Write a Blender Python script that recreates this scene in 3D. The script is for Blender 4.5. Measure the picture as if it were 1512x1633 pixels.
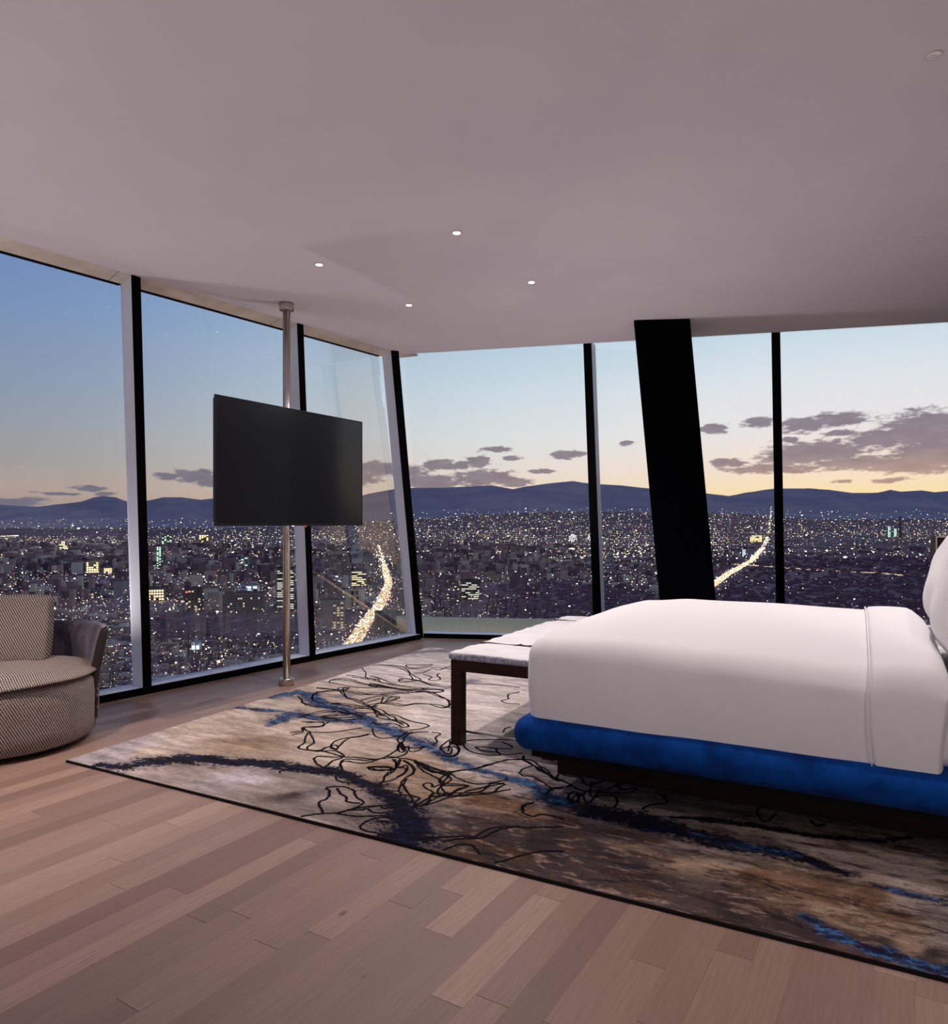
import bpy, bmesh, math, random
import numpy as np
from mathutils import Vector, Matrix
random.seed(7)
rng = np.random.default_rng(7)
for o in list(bpy.data.objects):
    bpy.data.objects.remove(o)
S = bpy.context.scene
COL = S.collection

# ------------------------------------------------------------------ camera
EYE = 1.22
cd = bpy.data.cameras.new('camera')
cd.sensor_fit = 'HORIZONTAL'; cd.sensor_width = 36.0
cd.lens = 36.0 * 1150 / 1512
cd.shift_y = 20.5 / 1512
cd.clip_start = 0.05; cd.clip_end = 90000
cam = bpy.data.objects.new('camera', cd); COL.objects.link(cam)
cam.location = (0, 0, EYE); cam.rotation_euler = (math.pi/2, 0, 0)
S.camera = cam

# ------------------------------------------------------------------ exposure
S.view_settings.view_transform = 'Standard'
S.view_settings.look = 'None'
S.view_settings.exposure = 0.0
S.view_settings.gamma = 1.0
S.view_settings.use_curve_mapping = False

def lin(c):
    return tuple((v/255/12.92 if v/255 <= .04045 else ((v/255+.055)/1.055)**2.4) for v in c)

class NT:
    """small helper around a node tree"""
    def __init__(s, nt): s.nt = nt; s.n = nt.nodes; s.l = nt.links
    def add(s, t, **k):
        n = s.n.new(t)
        for a, v in k.items():
            if a.startswith('i_'):
                s.put(n.inputs[a[2:].replace('_', ' ')], v)
            else: setattr(n, a, v)
        return n
    def put(s, sock, v):
        if isinstance(v, bpy.types.NodeSocket): s.l.new(v, sock)
        elif isinstance(v, bpy.types.Node): s.l.new(v.outputs[0], sock)
        else: sock.default_value = v
    def math(s, op, a, b=None, c=None, clamp=False):
        n = s.n.new('ShaderNodeMath'); n.operation = op; n.use_clamp = clamp
        s.put(n.inputs[0], a)
        if b is not None: s.put(n.inputs[1], b)
        if c is not None: s.put(n.inputs[2], c)
        return n.outputs[0]
    def vmath(s, op, a, b=None):
        n = s.n.new('ShaderNodeVectorMath'); n.operation = op
        s.put(n.inputs[0], a)
        if b is not None: s.put(n.inputs[1], b)
        return n.outputs['Value'] if op in ('LENGTH', 'DOT_PRODUCT') else n.outputs[0]
    def ramp(s, f, stops, interp='LINEAR'):
        n = s.n.new('ShaderNodeValToRGB'); n.color_ramp.interpolation = interp
        e = n.color_ramp.elements
        while len(e) > 1: e.remove(e[-1])
        e[0].position = stops[0][0]; e[0].color = (*stops[0][1], 1)
        for p, c in stops[1:]:
            q = e.new(p); q.color = (*c, 1)
        s.put(n.inputs[0], f); return n.outputs[0]
    def mix(s, f, a, b, bt='MIX'):
        n = s.n.new('ShaderNodeMix'); n.data_type = 'RGBA'; n.blend_type = bt
        s.put(n.inputs[0], f)
        s.put(n.inputs[6], (*a, 1) if isinstance(a, tuple) and len(a) == 3 else a)
        s.put(n.inputs[7], (*b, 1) if isinstance(b, tuple) and len(b) == 3 else b)
        return n.outputs[2]
    def smooth(s, v, a, b, lo=0., hi=1.):
        n = s.n.new('ShaderNodeMapRange'); n.interpolation_type = 'SMOOTHSTEP'
        s.put(n.inputs[0], v)
        for i, x in enumerate((a, b, lo, hi)): s.put(n.inputs[i+1], x)
        return n.outputs[0]
    def noise(s, vec, scale, detail=4, rough=.5, dist=0.):
        n = s.n.new('ShaderNodeTexNoise')
        if vec is not None: s.put(n.inputs['Vector'], vec)
        s.put(n.inputs['Scale'], scale); s.put(n.inputs['Detail'], detail)
        s.put(n.inputs['Roughness'], rough); s.put(n.inputs['Distortion'], dist)
        return n.outputs['Fac']

# ------------------------------------------------------------------ dusk sky
CLOUDS = [(32.19,6.26,2.50,1.10),(29.25,5.93,1.90,0.52),(26.92,7.46,1.78,0.36),(24.70,7.20,1.64,0.41),(21.54,7.51,1.03,0.28),(18.38,7.20,0.99,0.24),(25.32,5.17,3.05,0.63),(23.87,4.86,2.08,0.41),(22.19,4.10,2.65,0.28),(28.48,4.33,3.46,0.39),(32.55,4.69,2.48,0.76),(23.75,6.13,0.42,0.23),(26.92,6.50,0.71,0.18),(30.00,3.10,0.93,0.13),(26.92,3.06,0.48,0.13),(19.36,4.64,1.11,0.24),(31.11,3.92,2.19,0.34),(33.94,5.64,2.06,1.45),(7.38,5.52,1.27,0.25),(5.41,4.26,0.84,0.17),(0.30,5.02,1.10,0.35),(-1.05,4.77,0.70,0.25),(-2.79,4.72,1.49,0.30),(0.80,3.68,2.24,0.50),(3.19,3.43,1.19,0.30),(-3.28,3.33,1.99,0.50),(-7.73,4.43,1.47,0.44),(-5.27,4.21,1.48,0.40),(1.69,5.95,1.00,0.15),(3.09,5.26,0.60,0.15),(11.88,6.26,0.67,0.15),(-21.11,3.57,1.30,0.42),(-19.89,3.23,1.32,0.37),(-23.12,3.52,0.84,0.18),(-27.98,2.64,0.93,0.15),(-27.08,2.26,0.47,0.13),(-30.08,2.15,1.12,0.09),(-32.62,1.55,1.77,0.25),(-9.67,3.78,1.94,0.59),(-15.83,3.45,2.77,0.38),]
W = bpy.data.worlds.new('dusk_sky'); S.world = W; W.use_nodes = True
w = NT(W.node_tree); w.n.clear()
tc = w.add('ShaderNodeTexCoord')
sp = w.add('ShaderNodeSeparateXYZ'); w.l.new(tc.outputs['Generated'], sp.inputs[0])
az = w.math('MULTIPLY', w.math('ARCTAN2', sp.outputs[0], sp.outputs[1]), 57.29578)
el = w.math('MULTIPLY', w.math('ARCSINE', sp.outputs[2]), 57.29578)
elf = w.math('DIVIDE', el, 90.0, clamp=True)
def stops(l): return [(e/90, lin(c)) for e, c in l]
cold = w.ramp(elf, stops([(0,(150,138,140)),(2.4,(176,157,148)),(4.3,(163,158,156)),(7,(150,158,170)),(10.5,(137,154,180)),(15,(120,146,188)),(19,(108,138,188)),(40,(70,98,150)),(90,(45,66,112))]))
mid = w.ramp(elf, stops([(0,(232,194,164)),(2.4,(238,214,192)),(4.3,(234,222,214)),(7,(222,227,228)),(10.5,(206,221,230)),(15,(180,205,224)),(19,(158,190,220)),(40,(90,124,172)),(90,(55,80,128))]))
warm = w.ramp(elf, stops([(0,(255,214,150)),(2.4,(255,228,178)),(4,(252,230,208)),(7,(240,232,232)),(10.5,(226,232,238)),(15,(196,220,232)),(19,(178,206,226)),(40,(110,144,188)),(90,(62,88,136))]))
# distance in azimuth from the afterglow (which sits at about +35 degrees)
dz = w.math('ABSOLUTE', w.math('SUBTRACT', az, 36.0))
dz = w.math('MINIMUM', dz, w.math('SUBTRACT', 360.0, dz))
f1 = w.smooth(dz, 72.0, 30.0)
f2 = w.smooth(dz, 38.0, 8.0)
sky = w.mix(f2, w.mix(f1, cold, mid), warm)
# clouds low over the hills
cv = w.add('ShaderNodeCombineXYZ'); w.l.new(az, cv.inputs[0]); w.l.new(el, cv.inputs[1])
sc = w.vmath('MULTIPLY', cv.outputs[0], (0.55, 1.5, 1.0))
wn = w.add('ShaderNodeTexNoise'); wn.inputs['Scale'].default_value = 1.1; wn.inputs['Detail'].default_value = 3
w.l.new(sc, wn.inputs['Vector'])
wob = w.vmath('MULTIPLY', w.vmath('SUBTRACT', wn.outputs['Color'], (.5, .5, .5)), (1.5, .5, 0))
cvw = w.vmath('ADD', cv.outputs[0], wob)
field = None
for a, e, ra, re in CLOUDS:
    d = w.vmath('LENGTH', w.vmath('MULTIPLY', w.vmath('SUBTRACT', cvw, (a, e, 0)), (1/(ra*1.35), 1/(re*1.55), 0)))
    field = d if field is None else w.math('SMOOTH_MIN', field, d, 0.25)
fine = w.noise(sc, 2.0, 6, .58)
cm = w.math('ADD', w.math('SUBTRACT', 1.0, field), w.math('MULTIPLY', w.math('SUBTRACT', fine, .5), 1.7))
cm = w.smooth(cm, -0.06, 0.40)
cloudc = w.mix(f2, w.mix(f1, lin((112,110,128)), lin((132,120,130))), w.ramp(elf, stops([(0,(190,150,130)),(3.6,(178,148,138)),(5.2,(140,124,134)),(9,(128,118,134))])))
thick = w.smooth(w.noise(sc, 1.1, 3, .5), .3, .7, .92, 1.12)
cloudc = w.mix(1.0, cloudc, thick, 'MULTIPLY')
sky = w.mix(w.math('MULTIPLY', cm, .93), sky, cloudc)
bgd = w.add('ShaderNodeBackground'); w.l.new(sky, bgd.inputs[0]); bgd.inputs[1].default_value = 1.0
wo = w.add('ShaderNodeOutputWorld'); w.l.new(bgd.outputs[0], wo.inputs[0])
W.cycles.sampling_method = 'AUTOMATIC'

# ------------------------------------------------------------------ room lights: added fill lamps out of sight, and the downlight over the chair
def area(name, loc, aim, size, energy, color, sy=None):
    l = bpy.data.lights.new(name, 'AREA'); l.energy = energy; l.color = color
    l.shape = 'RECTANGLE'; l.size = size; l.size_y = sy or size
    o = bpy.data.objects.new(name, l); COL.objects.link(o); o.location = loc
    o.rotation_euler = (Vector(aim) - Vector(loc)).to_track_quat('-Z', 'Y').to_euler()
    return o
area('light_ceiling_fill', (-0.4, -0.9, 0.12), (-0.4, -0.6, 3.0), 2.2, 62, (1.0, .90, .91), 1.8)  # added fill without a fixture, aimed up to brighten the ceiling
def spot(name, loc, aim, energy, deg, color=(1, .86, .78)):
    l = bpy.data.lights.new(name, 'SPOT'); l.energy = energy; l.color = color; l.spot_size = math.radians(deg); l.spot_blend = .9; l.shadow_soft_size = .05
    o = bpy.data.objects.new(name, l); COL.objects.link(o); o.location = loc
    o.rotation_euler = (Vector(aim)-Vector(loc)).to_track_quat('-Z', 'Y').to_euler()
spot('light_downlight_chair', (-2.5, 2.5, 2.88), (-2.5, 3.0, 0), 290, 75)
spot('light_floor_fill_a', (-0.6, 0.9, 2.88), (-0.6, 1.4, 0), 46, 110)  # this spot and the next are added fill for the foreground floor
spot('light_floor_fill_b', (1.4, 0.3, 2.88), (1.2, 0.9, 0), 46, 110)
UP = (1.0, .90, .88)  # tint of three added, hidden low lamps that brighten the ceiling
spot('light_low_fill_a', (-3.1, 2.7, 0.12), (-3.1, 2.75, 3), 70, 124, UP)
spot('light_low_fill_b', (-2.95, 4.95, 0.12), (-2.75, 5.05, 3), 66, 124, UP)
spot('light_low_fill_c', (0.8, 6.05, 0.12), (0.5, 6.0, 3), 58, 135, UP)
spot('light_pillow_fill', (1.9, 0.9, 2.88), (2.2, 2.9, 1.1), 75, 34)  # added out of view to brighten the near pillow

# ---- measured data: rug drawing (mm in the rug's own frame), clouds (azimuth, elevation, radii in degrees), ridge line, streets (m)
RUG_LINES = [[(-111,1959),(46,1888),(185,1898),(282,1917),(264,1971),(211,1976),(203,1939),(266,1877),(427,1752),(512,1740),(608,1690),(737,1614),(854,1500),(916,1460)],[(-103,2318),(46,2306),(238,2298),(406,2247),(596,2246),(720,2246),(814,2264)],[(-92,2628),(42,2495),(143,2358),(238,2298),(290,2340),(181,2400),(160,2404),(260,2383),(412,2284),(495,2280)],[(-24,2123),(10,2177),(113,2196),(271,2141),(423,2154),(587,2143),(735,2126),(844,2166),(1020,2067),(1125,1981),(1191,1855),(1157,1811),(1037,1853),(941,1829),(915,1761),(827,1768),(745,1741),(705,1677),(686,1587),(554,1570),(441,1563)],[(-24,2123),(13,2073),(108,2054),(320,2034),(445,2100)],[(-95,2780),(68,2858),(198,2824),(337,2692),(418,2579),(508,2478),(548,2392),(506,2334),(448,2374),(460,2452),(591,2450),(727,2383),(812,2394)],[(156,2914),(267,2990),(339,3046),(348,2973),(283,2827),(216,2850),(156,2914)],[(265,2776),(335,2855),(406,2935),(516,2951),(589,2948)],[(400,2646),(456,2716),(437,2884),(515,2867),(511,2990),(522,3065)],[(493,2657),(607,2604),(634,2508),(698,2507),(701,2581),(610,2681),(587,2746)],[(754,2075),(817,2139),(909,2157),(936,2233),(874,2263),(780,2246),(705,2173),(587,2143),(413,2169),(330,2172),(354,2117),(435,2114),(564,2131)],[(574,1716),(588,1838),(638,1893),(756,1926),(768,1791),(740,1738),(653,1872)],[(245,1598),(170,1704),(168,1782),(243,1865),(389,1881),(476,1867),(586,1925),(643,2016),(745,2088)],[(245,1598),(363,1549),(473,1580),(614,1549),(713,1550),(750,1595)],[(107,1611),(203,1547),(275,1475),(400,1435),(541,1459),(681,1408),(841,1397)],[(502,1217),(498,1286),(529,1386),(610,1409),(695,1391),(737,1389),(673,1331),(623,1272),(712,1282),(776,1339),(831,1392)],[(502,1217),(582,1190),(703,1209),(786,1275),(856,1359)],[(676,906),(712,978),(674,1028),(754,1083),(735,1138),(701,1163),(622,1143),(580,1112)],[(674,1028),(751,978),(830,992),(888,1031),(929,1093),(986,1185)],[(768,959),(819,877),(880,798),(920,706),(1034,721),(1044,795),(1066,842),(1104,810),(1093,787),(1050,816),(1016,888),(1027,968),(1084,1037),(1106,1107)],[(1034,721),(1102,724),(1221,705),(1190,738),(1116,765),(1068,723)],[(1230,694),(1218,625),(1239,531),(1161,564),(1108,613),(1113,655),(1177,675),(1249,714),(1334,734),(1398,752)],[(1239,531),(1294,531),(1300,578),(1274,624),(1281,658),(1373,667),(1406,740),(1418,816),(1404,935),(1360,1016),(1350,1084),(1317,1142),(1301,1230),(1354,1279)],[(1418,816),(1478,826),(1572,829),(1662,785),(1741,739),(1863,720)],[(1360,1016),(1453,927),(1433,916),(1374,988),(1355,1050),(1412,991),(1487,1013),(1512,1062)],[(1431,633),(1477,672),(1535,687),(1545,650),(1477,613),(1431,633)],[(1478,794),(1558,700),(1567,618),(1590,548)],[(1505,809),(1561,702),(1593,748),(1638,656),(1639,587)],[(1533,808),(1638,742),(1676,676),(1684,625)],[(1572,829),(1633,815),(1715,783),(1787,763),(1832,773)],[(1052,1199),(1109,1128),(1163,1079),(1227,1074),(1269,1135),(1275,1197),(1264,1251)],[(961,1324),(1024,1291),(1069,1337),(1126,1345),(1186,1313),(1212,1348),(1101,1420),(993,1408),(909,1433),(911,1506),(1014,1512),(1149,1446),(1304,1418),(1307,1335),(1263,1271)],[(764,1655),(761,1601),(866,1531),(926,1466),(967,1464),(1043,1412),(1153,1381)],[(1399,1302),(1462,1296),(1470,1223),(1522,1156),(1529,1088)],[(1110,362),(1088,392),(1134,446),(1229,439),(1304,479)],[(680,1482),(679,1557),(777,1558),(846,1520),(780,1460),(727,1457)],[(1436,311),(1478,284),(1521,212),(1517,165),(1569,115),(1609,84)],[(1428,319),(1489,364),(1558,351),(1624,290),(1688,256),(1698,206),(1682,154),(1660,101)],[(1481,335),(1533,289),(1583,268),(1618,230),(1661,230),(1684,242)],[(1552,8),(1599,62),(1660,101),(1741,113),(1805,147),(1857,185)],[(1660,101),(1696,172),(1731,223),(1778,259),(1827,307)],[(1675,151),(1734,182),(1742,207),(1796,183),(1848,211)],[(1737,215),(1774,252),(1808,242),(1849,286)],[(1862,177),(1826,118),(1821,66),(1843,30),(1896,22),(1958,27)],[(1430,638),(1475,656),(1537,674),(1566,646),(1528,641),(1480,606),(1430,638)],[(1484,797),(1545,723),(1581,640),(1586,559),(1619,497),(1618,458)],[(1512,812),(1567,705),(1605,710),(1646,633),(1642,536),(1619,497)],[(1531,807),(1629,738),(1681,665),(1681,596),(1717,498),(1772,416),(1818,416),(1876,412),(1884,371),(1904,326)],[(1695,590),(1719,524),(1788,448),(1854,389),(1883,337)],[(1904,326),(1911,385),(1918,446),(1967,484),(2010,519),(2026,587),(2069,659),(2084,718),(2130,755)],[(1909,318),(1953,374),(1983,457),(2031,530),(2080,604),(2085,680),(2127,741)],[(1582,834),(1624,810),(1734,764),(1834,746),(1901,713),(1986,679),(2049,699),(2115,787),(2107,822)],[(1608,802),(1702,718),(1786,679),(1826,660),(1859,637),(1890,577),(1946,520),(1979,526)],[(1675,762),(1760,721),(1819,738),(1834,664),(1863,614),(1905,623),(1995,645),(1984,565),(1979,479)],[(1860,548),(1833,585),(1805,577),(1813,549),(1851,518),(1889,502),(1916,457)],[(1860,548),(1875,594)],[(1819,738),(1853,799),(1917,861),(1956,956),(1997,1054),(2076,1096),(2142,1055),(2223,995),(2313,932),(2363,919)],[(2076,1096),(2047,1160)],[(2155,1047),(2132,990),(2132,918),(2171,883),(2212,892),(2295,843),(2349,796),(2400,823)],[(2349,796),(2353,724)],[(2325,528),(2326,572),(2345,604)],[(2325,528),(2351,478),(2398,462),(2423,495),(2474,502),(2527,490)],[(2095,65),(2162,109),(2218,147),(2278,179),(2288,248),(2328,307),(2424,348),(2551,425)],[(2188,79),(2229,127),(2285,165),(2311,188),(2331,271),(2386,347)],[(2231,18),(2247,68),(2287,106),(2336,82),(2367,50)],[(2440,19),(2470,58),(2508,125),(2565,187),(2629,221)],[(1580,1206),(1619,1119),(1601,1057)],[(1636,1128),(1688,1103),(1720,1036),(1709,964)],[(1379,450),(1417,416),(1472,411),(1522,438)],[(1646,398),(1675,364),(1740,352),(1800,360)],[(1646,1222),(1686,1281),(1768,1335),(1859,1372)],[(1655,1209),(1712,1133),(1788,1088),(1874,1084),(1926,1112),(1903,1149),(1839,1132),(1766,1161),(1771,1182),(1864,1207),(1943,1238)],[(1868,1198),(1909,1136),(1968,1141),(2023,1196)],[(1838,1325),(1908,1290),(1941,1254)],[(1766,1497),(1744,1567),(1760,1618)],[(1570,1238),(1565,1198),(1587,1084),(1626,1036),(1689,1002),(1664,1073),(1621,1119),(1663,1038)],[(1639,1165),(1700,1092),(1728,1007),(1710,965),(1664,973)],[(2045,1159),(2077,1097),(2175,1027),(2259,958),(2326,925),(2390,894),(2460,842),(2520,837),(2586,860),(2651,883),(2687,926),(2693,991)],[(2180,1015),(2205,1044),(2269,977),(2210,988),(2180,1015)],[(2274,966),(2318,921),(2307,997),(2357,982),(2424,991)],[(2424,991),(2466,921),(2491,921),(2527,992)],[(2487,958),(2520,837),(2551,782),(2555,880)],[(2517,847),(2499,826),(2523,745),(2557,706),(2561,788),(2582,822),(2633,838),(2664,774),(2668,699)],[(2579,881),(2591,949),(2613,1012)],[(2599,978),(2636,935),(2682,972)],[(2459,710),(2444,773),(2461,806),(2486,771),(2510,692),(2487,680),(2459,710)],[(2785,978),(2839,912),(2851,862),(2796,810),(2781,738)],[(2358,715),(2358,800),(2406,851),(2405,889)],[(928,2524),(1065,2562),(1206,2604),(1376,2594)],[(1434,2466),(1396,2355),(1449,2237),(1430,2171),(1493,2122),(1581,2141)],[(972,2100),(1067,2034),(1149,1939),(1181,1850),(1157,1811)],[(2335,501),(2318,546),(2337,589)],[(3216,987),(3217,926),(3257,850),(3285,962)],[(3420,955),(3440,910),(3476,947)]]
RUG_RIVERS = [
("navy",[(223,30,30),(379,71,55),(410,184,75),(464,246,70),(584,333,65),(760,370,55),(907,426,55),(1081,454,50),(1245,488,50),(1388,493,45),(1538,457,45),(1684,398,50),(1800,341,60),(1899,267,75),(1979,164,95),(2041,43,115)]),
("blue",[(-124,1117,25),(-87,1173,50),(-8,1196,30),(167,1216,30),(298,1250,25)]),
("blue",[(-114,1414,30),(-43,1578,70),(39,1708,80),(192,1639,80),(420,1519,60),(605,1467,60),(831,1394,65),(981,1294,75),(1111,1240,70),(1265,1176,50),(1432,1114,50),(1585,1030,45),(1726,939,40),(1810,895,35),(1941,858,30),(2066,833,32),(2165,818,35),(2267,770,50),(2476,652,50)]),
("blue",[(461,955,25),(426,1079,55),(391,1211,85),(538,1238,40),(664,1255,40),(806,1249,50),(919,1308,60)]),
("grey",[(355,1725,60),(418,1844,50),(557,1961,35),(726,2163,30),(890,2273,25),(956,2498,40),(961,2650,60)]),
("grey",[(-159,3317,20),(-41,3569,60),(114,3729,80),(487,3849,40),(936,3580,40)]),
("navy",[(2267,770,30),(2476,652,60),(2661,634,80),(2835,625,80),(3015,592,60),(3141,577,60),(3262,575,60),(3377,589,35),(3453,557,30),(3542,520,25)]),
("blue",[(3013,604,12),(3140,589,22),(3261,586,30),(3376,601,22)]),
("blue",[(3638,467,12),(3712,464,24),(3780,459,20),(3830,441,30),(3920,439,30)]),
("blue",[(3446,146,24),(3505,99,36),(3576,63,36),(3659,45,36),(3746,29,34),(3802,21,34)]),
("navy",[(2793,675,12),(2983,754,20),(3175,785,24),(3300,797,24),(3481,808,20),(3652,867,16),(3768,960,12)]),]
RUG_BLOBS = [(77,278,0.30,(172,158,166)),(178,744,0.30,(190,168,150)),(655,715,0.30,(158,130,104)),(618,904,0.30,(190,168,150)),(448,1775,0.40,(190,168,150)),(-90,2473,0.40,(215,200,195)),(174,2914,0.50,(215,200,195)),(793,3243,0.60,(215,200,195)),(1385,2069,0.50,(215,200,195)),(1683,1398,0.30,(215,200,195)),(1109,704,0.30,(190,168,150)),(1280,917,0.20,(190,168,150)),(1517,805,0.20,(158,130,104)),(1170,309,0.25,(150,132,125)),(953,243,0.20,(172,158,166)),(704,160,0.20,(150,132,125)),(1460,279,0.15,(120,108,108)),(1387,155,0.10,(62,50,52)),(1630,243,0.15,(150,132,125)),(1827,155,0.12,(120,108,108)),(319,285,0.20,(190,168,150)),(1776,631,0.20,(158,130,104)),(1951,454,0.15,(158,130,104)),(2147,558,0.15,(120,85,55)),(2034,264,0.12,(120,108,108)),(2252,240,0.20,(62,50,52)),(2516,191,0.20,(62,50,52)),(2247,48,0.15,(62,50,52)),(2580,349,0.20,(62,50,52)),(2304,482,0.12,(120,85,55)),(2796,463,0.15,(62,50,52)),(2868,209,0.15,(62,50,52)),(2980,295,0.12,(158,130,104)),(3169,317,0.15,(120,85,55)),(3094,383,0.10,(150,132,125)),(3365,371,0.15,(120,85,55)),(3108,93,0.12,(62,50,52)),(3297,108,0.10,(62,50,52)),(3466,283,0.12,(158,130,104)),(3555,376,0.10,(120,85,55)),(3640,171,0.10,(158,130,104)),(3727,295,0.10,(150,132,125)),(3524,147,0.10,(62,50,52)),(3703,131,0.08,(62,50,52)),(2070,989,0.20,(215,200,195)),(2463,901,0.25,(172,158,166)),(2867,781,0.20,(150,132,125)),(3109,695,0.20,(150,132,125)),(3447,685,0.20,(190,168,150)),(3650,624,0.25,(190,168,150)),(3846,728,0.25,(190,168,150)),(3781,365,0.10,(120,108,108)),(1771,2477,0.60,(215,200,195)),(2805,1605,0.60,(172,158,166)),]
RIDGE = [ (-0.8313,0.02957),(-0.6574,0.02783),(-0.6052,0.02522),(-0.5443,0.03217),(-0.5270,0.03826),(-0.5139,0.04000),(-0.4965,0.03826),(-0.4835,0.03304),(-0.4574,0.03217),(-0.4313,0.03826),(-0.4052,0.03826),(-0.3791,0.03478),(-0.3574,0.03652),(-0.2661,0.03217),(-0.1704,0.03652),(-0.1357,0.04522),(-0.1009,0.05130),(-0.0487,0.05130),(0.0252,0.05478),(0.0539,0.04957),(0.0713,0.05304),(0.1026,0.05739),(0.1374,0.06087),(0.1574,0.05739),(0.2035,0.05478),(0.2348,0.05130),(0.3165,0.04435),(0.3530,0.04000),(0.3774,0.04435),(0.4035,0.04870),(0.4183,0.05043),(0.4626,0.05043),(0.4922,0.04870),(0.5243,0.04435),(0.5600,0.04435),(0.5774,0.04870),(0.5922,0.04609),(0.6209,0.04783),(0.6391,0.04522),(0.6574,0.04696),(0.8209,0.04261) ]
AVENUES = [
 ("boulevard", [(-193, 1132), (-212, 1428), (-223, 1707), (-278, 2349), (-434, 3468), (-875, 6621)] ),
 ("highway", [(595, 1934), (711, 2185), (972, 2766), (1506, 3902), (2300, 5750), (3557, 8740), (10007, 24278)] ),
 ("ring", [(1146, 3524), (1288, 3414), (1360, 3167), (1474, 2953), (1589, 2838), (1634, 2633)] ),
 ("ring2", [(625, 3524), (748, 3524), (872, 3468)] ),
 ("strip", [(-343, 4284), (-127, 4046), (83, 3973), (313, 3833), (464, 3703)] ),
 ("strip2", [(-256, 2913), (-185, 2801), (-109, 2731)] ),
 ("redlane", [(-168, 1340), (-213, 1776), (-256, 2230)] ),
 ("far1", [(-6840, 10405), (-6944, 10925)] ),
 ("yel", [(458, 3213), (479, 2993), (531, 2993)] ),]

# ------------------------------------------------------------------ materials
def mat(name, color=(.5,.5,.5), rough=.6, metal=0., emit=None, estr=1., spec=.5, build=None, sheen=0.):
    m = bpy.data.materials.new(name); m.use_nodes = True
    t = NT(m.node_tree); b = t.n['Principled BSDF']
    b.inputs['Base Color'].default_value = (*color, 1)
    b.inputs['Roughness'].default_value = rough; b.inputs['Metallic'].default_value = metal
    b.inputs['Specular IOR Level'].default_value = spec
    if sheen: b.inputs['Sheen Weight'].default_value = sheen
    if emit:
        b.inputs['Emission Color'].default_value = (*emit, 1); b.inputs['Emission Strength'].default_value = estr
    if build: build(t, b)
    return m
def bump(t, b, h, dist=.002, strength=.5):
    n = t.add('ShaderNodeBump'); n.inputs['Strength'].default_value = strength; n.inputs['Distance'].default_value = dist
    t.put(n.inputs['Height'], h); t.l.new(n.outputs[0], b.inputs['Normal'])
def pos(t): return t.add('ShaderNodeNewGeometry').outputs['Position']
def objc(t): return t.add('ShaderNodeTexCoord').outputs['Object']
def attr(t, n, out='Color'): return t.add('ShaderNodeAttribute', attribute_name=n).outputs[out]

def b_ceil(t, b):
    n = t.noise(pos(t), 1.2, 3); t.put(b.inputs['Base Color'], t.mix(t.smooth(n, .3, .7), (.615,.57,.63), (.655,.61,.66)))
M_ceil = mat('ceiling_plaster', (.62,.56,.58), .85, build=b_ceil, spec=.2)
M_wall = mat('wall_plaster', (.55,.49,.48), .85)
M_subfloor = mat('subfloor', (.05,.035,.03), .9)
M_black = mat('black_cover_strip', (.0012,.0012,.0024), .6, spec=.05)
M_alu = mat('grey_anodised_aluminium', (.68,.71,.80), .5, .05)
M_steel = mat('brushed_steel', (.62,.57,.52), .25, 1.0)
def b_soff(t, b):
    n = t.noise(t.vmath('MULTIPLY', pos(t), (3,3,3)), 2, 4)
    t.put(b.inputs['Base Color'], t.mix(t.smooth(n,.35,.65), (.56,.50,.45), (.68,.62,.55)))
M_soffit = mat('soffit_metal', (.4,.37,.34), .42, .45, build=b_soff)

def b_wood(t, b):
    tone = attr(t, 'tone'); sx = t.add('ShaderNodeSeparateColor'); t.l.new(tone, sx.inputs[0])
    mp = t.add('ShaderNodeMapping'); mp.vector_type = 'POINT'; mp.inputs['Rotation'].default_value = (0, 0, -PLANK_ANG)
    t.l.new(pos(t), mp.inputs['Vector'])
    off = t.add('ShaderNodeCombineXYZ'); t.l.new(t.math('MULTIPLY', sx.outputs[1], 37.), off.inputs[0]); t.l.new(t.math('MULTIPLY', sx.outputs[2], 53.), off.inputs[1])
    v = t.vmath('ADD', mp.outputs[0], off.outputs[0])
    g = t.noise(t.vmath('MULTIPLY', v, (1.6, 22, 1)), 3.0, 6, .62, 1.2)
    rings = t.add('ShaderNodeTexWave'); rings.wave_type = 'BANDS'; rings.bands_direction = 'Y'
    rings.inputs['Scale'].default_value = 7; rings.inputs['Distortion'].default_value = 9; rings.inputs['Detail'].default_value = 3; rings.inputs['Detail Scale'].default_value = .9
    t.l.new(t.vmath('MULTIPLY', v, (.45, 2.2, 1)), rings.inputs['Vector'])
    pores = t.noise(t.vmath('MULTIPLY', v, (14, 260, 1)), 1.0, 2)
    base = t.ramp(sx.outputs[0], [(0,(.180,.110,.088)),(.3,(.222,.142,.112)),(.6,(.268,.176,.138)),(1,(.345,.238,.182))])
    c = t.mix(t.math('MULTIPLY', t.smooth(g, .35, .72), .32), base, (.155,.088,.072))
    c = t.mix(t.math('MULTIPLY', t.smooth(rings.outputs['Fac'], .55, 1), .16), c, (.15,.085,.065))
    c = t.mix(t.math('MULTIPLY', t.smooth(pores, .56, .75), .18), c, (.10,.055,.045))
    kn = t.add('ShaderNodeTexVoronoi'); kn.inputs['Scale'].default_value = 1.0
    t.l.new(t.vmath('MULTIPLY', v, (2.2, 4.2, 1)), kn.inputs['Vector'])
    c = t.mix(t.smooth(kn.outputs['Distance'], .055, .02, 0, .7), c, (.07,.035,.03))
    t.put(b.inputs['Base Color'], c)
    t.put(b.inputs['Roughness'], t.math('ADD', t.math('MULTIPLY', g, .15), .36))
    bump(t, b, t.math('ADD', g, pores), .0006, .35)
PLANK_ANG = math.atan2(.853, .522)
M_wood = mat('oak_floor', build=b_wood, spec=.35)

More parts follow.
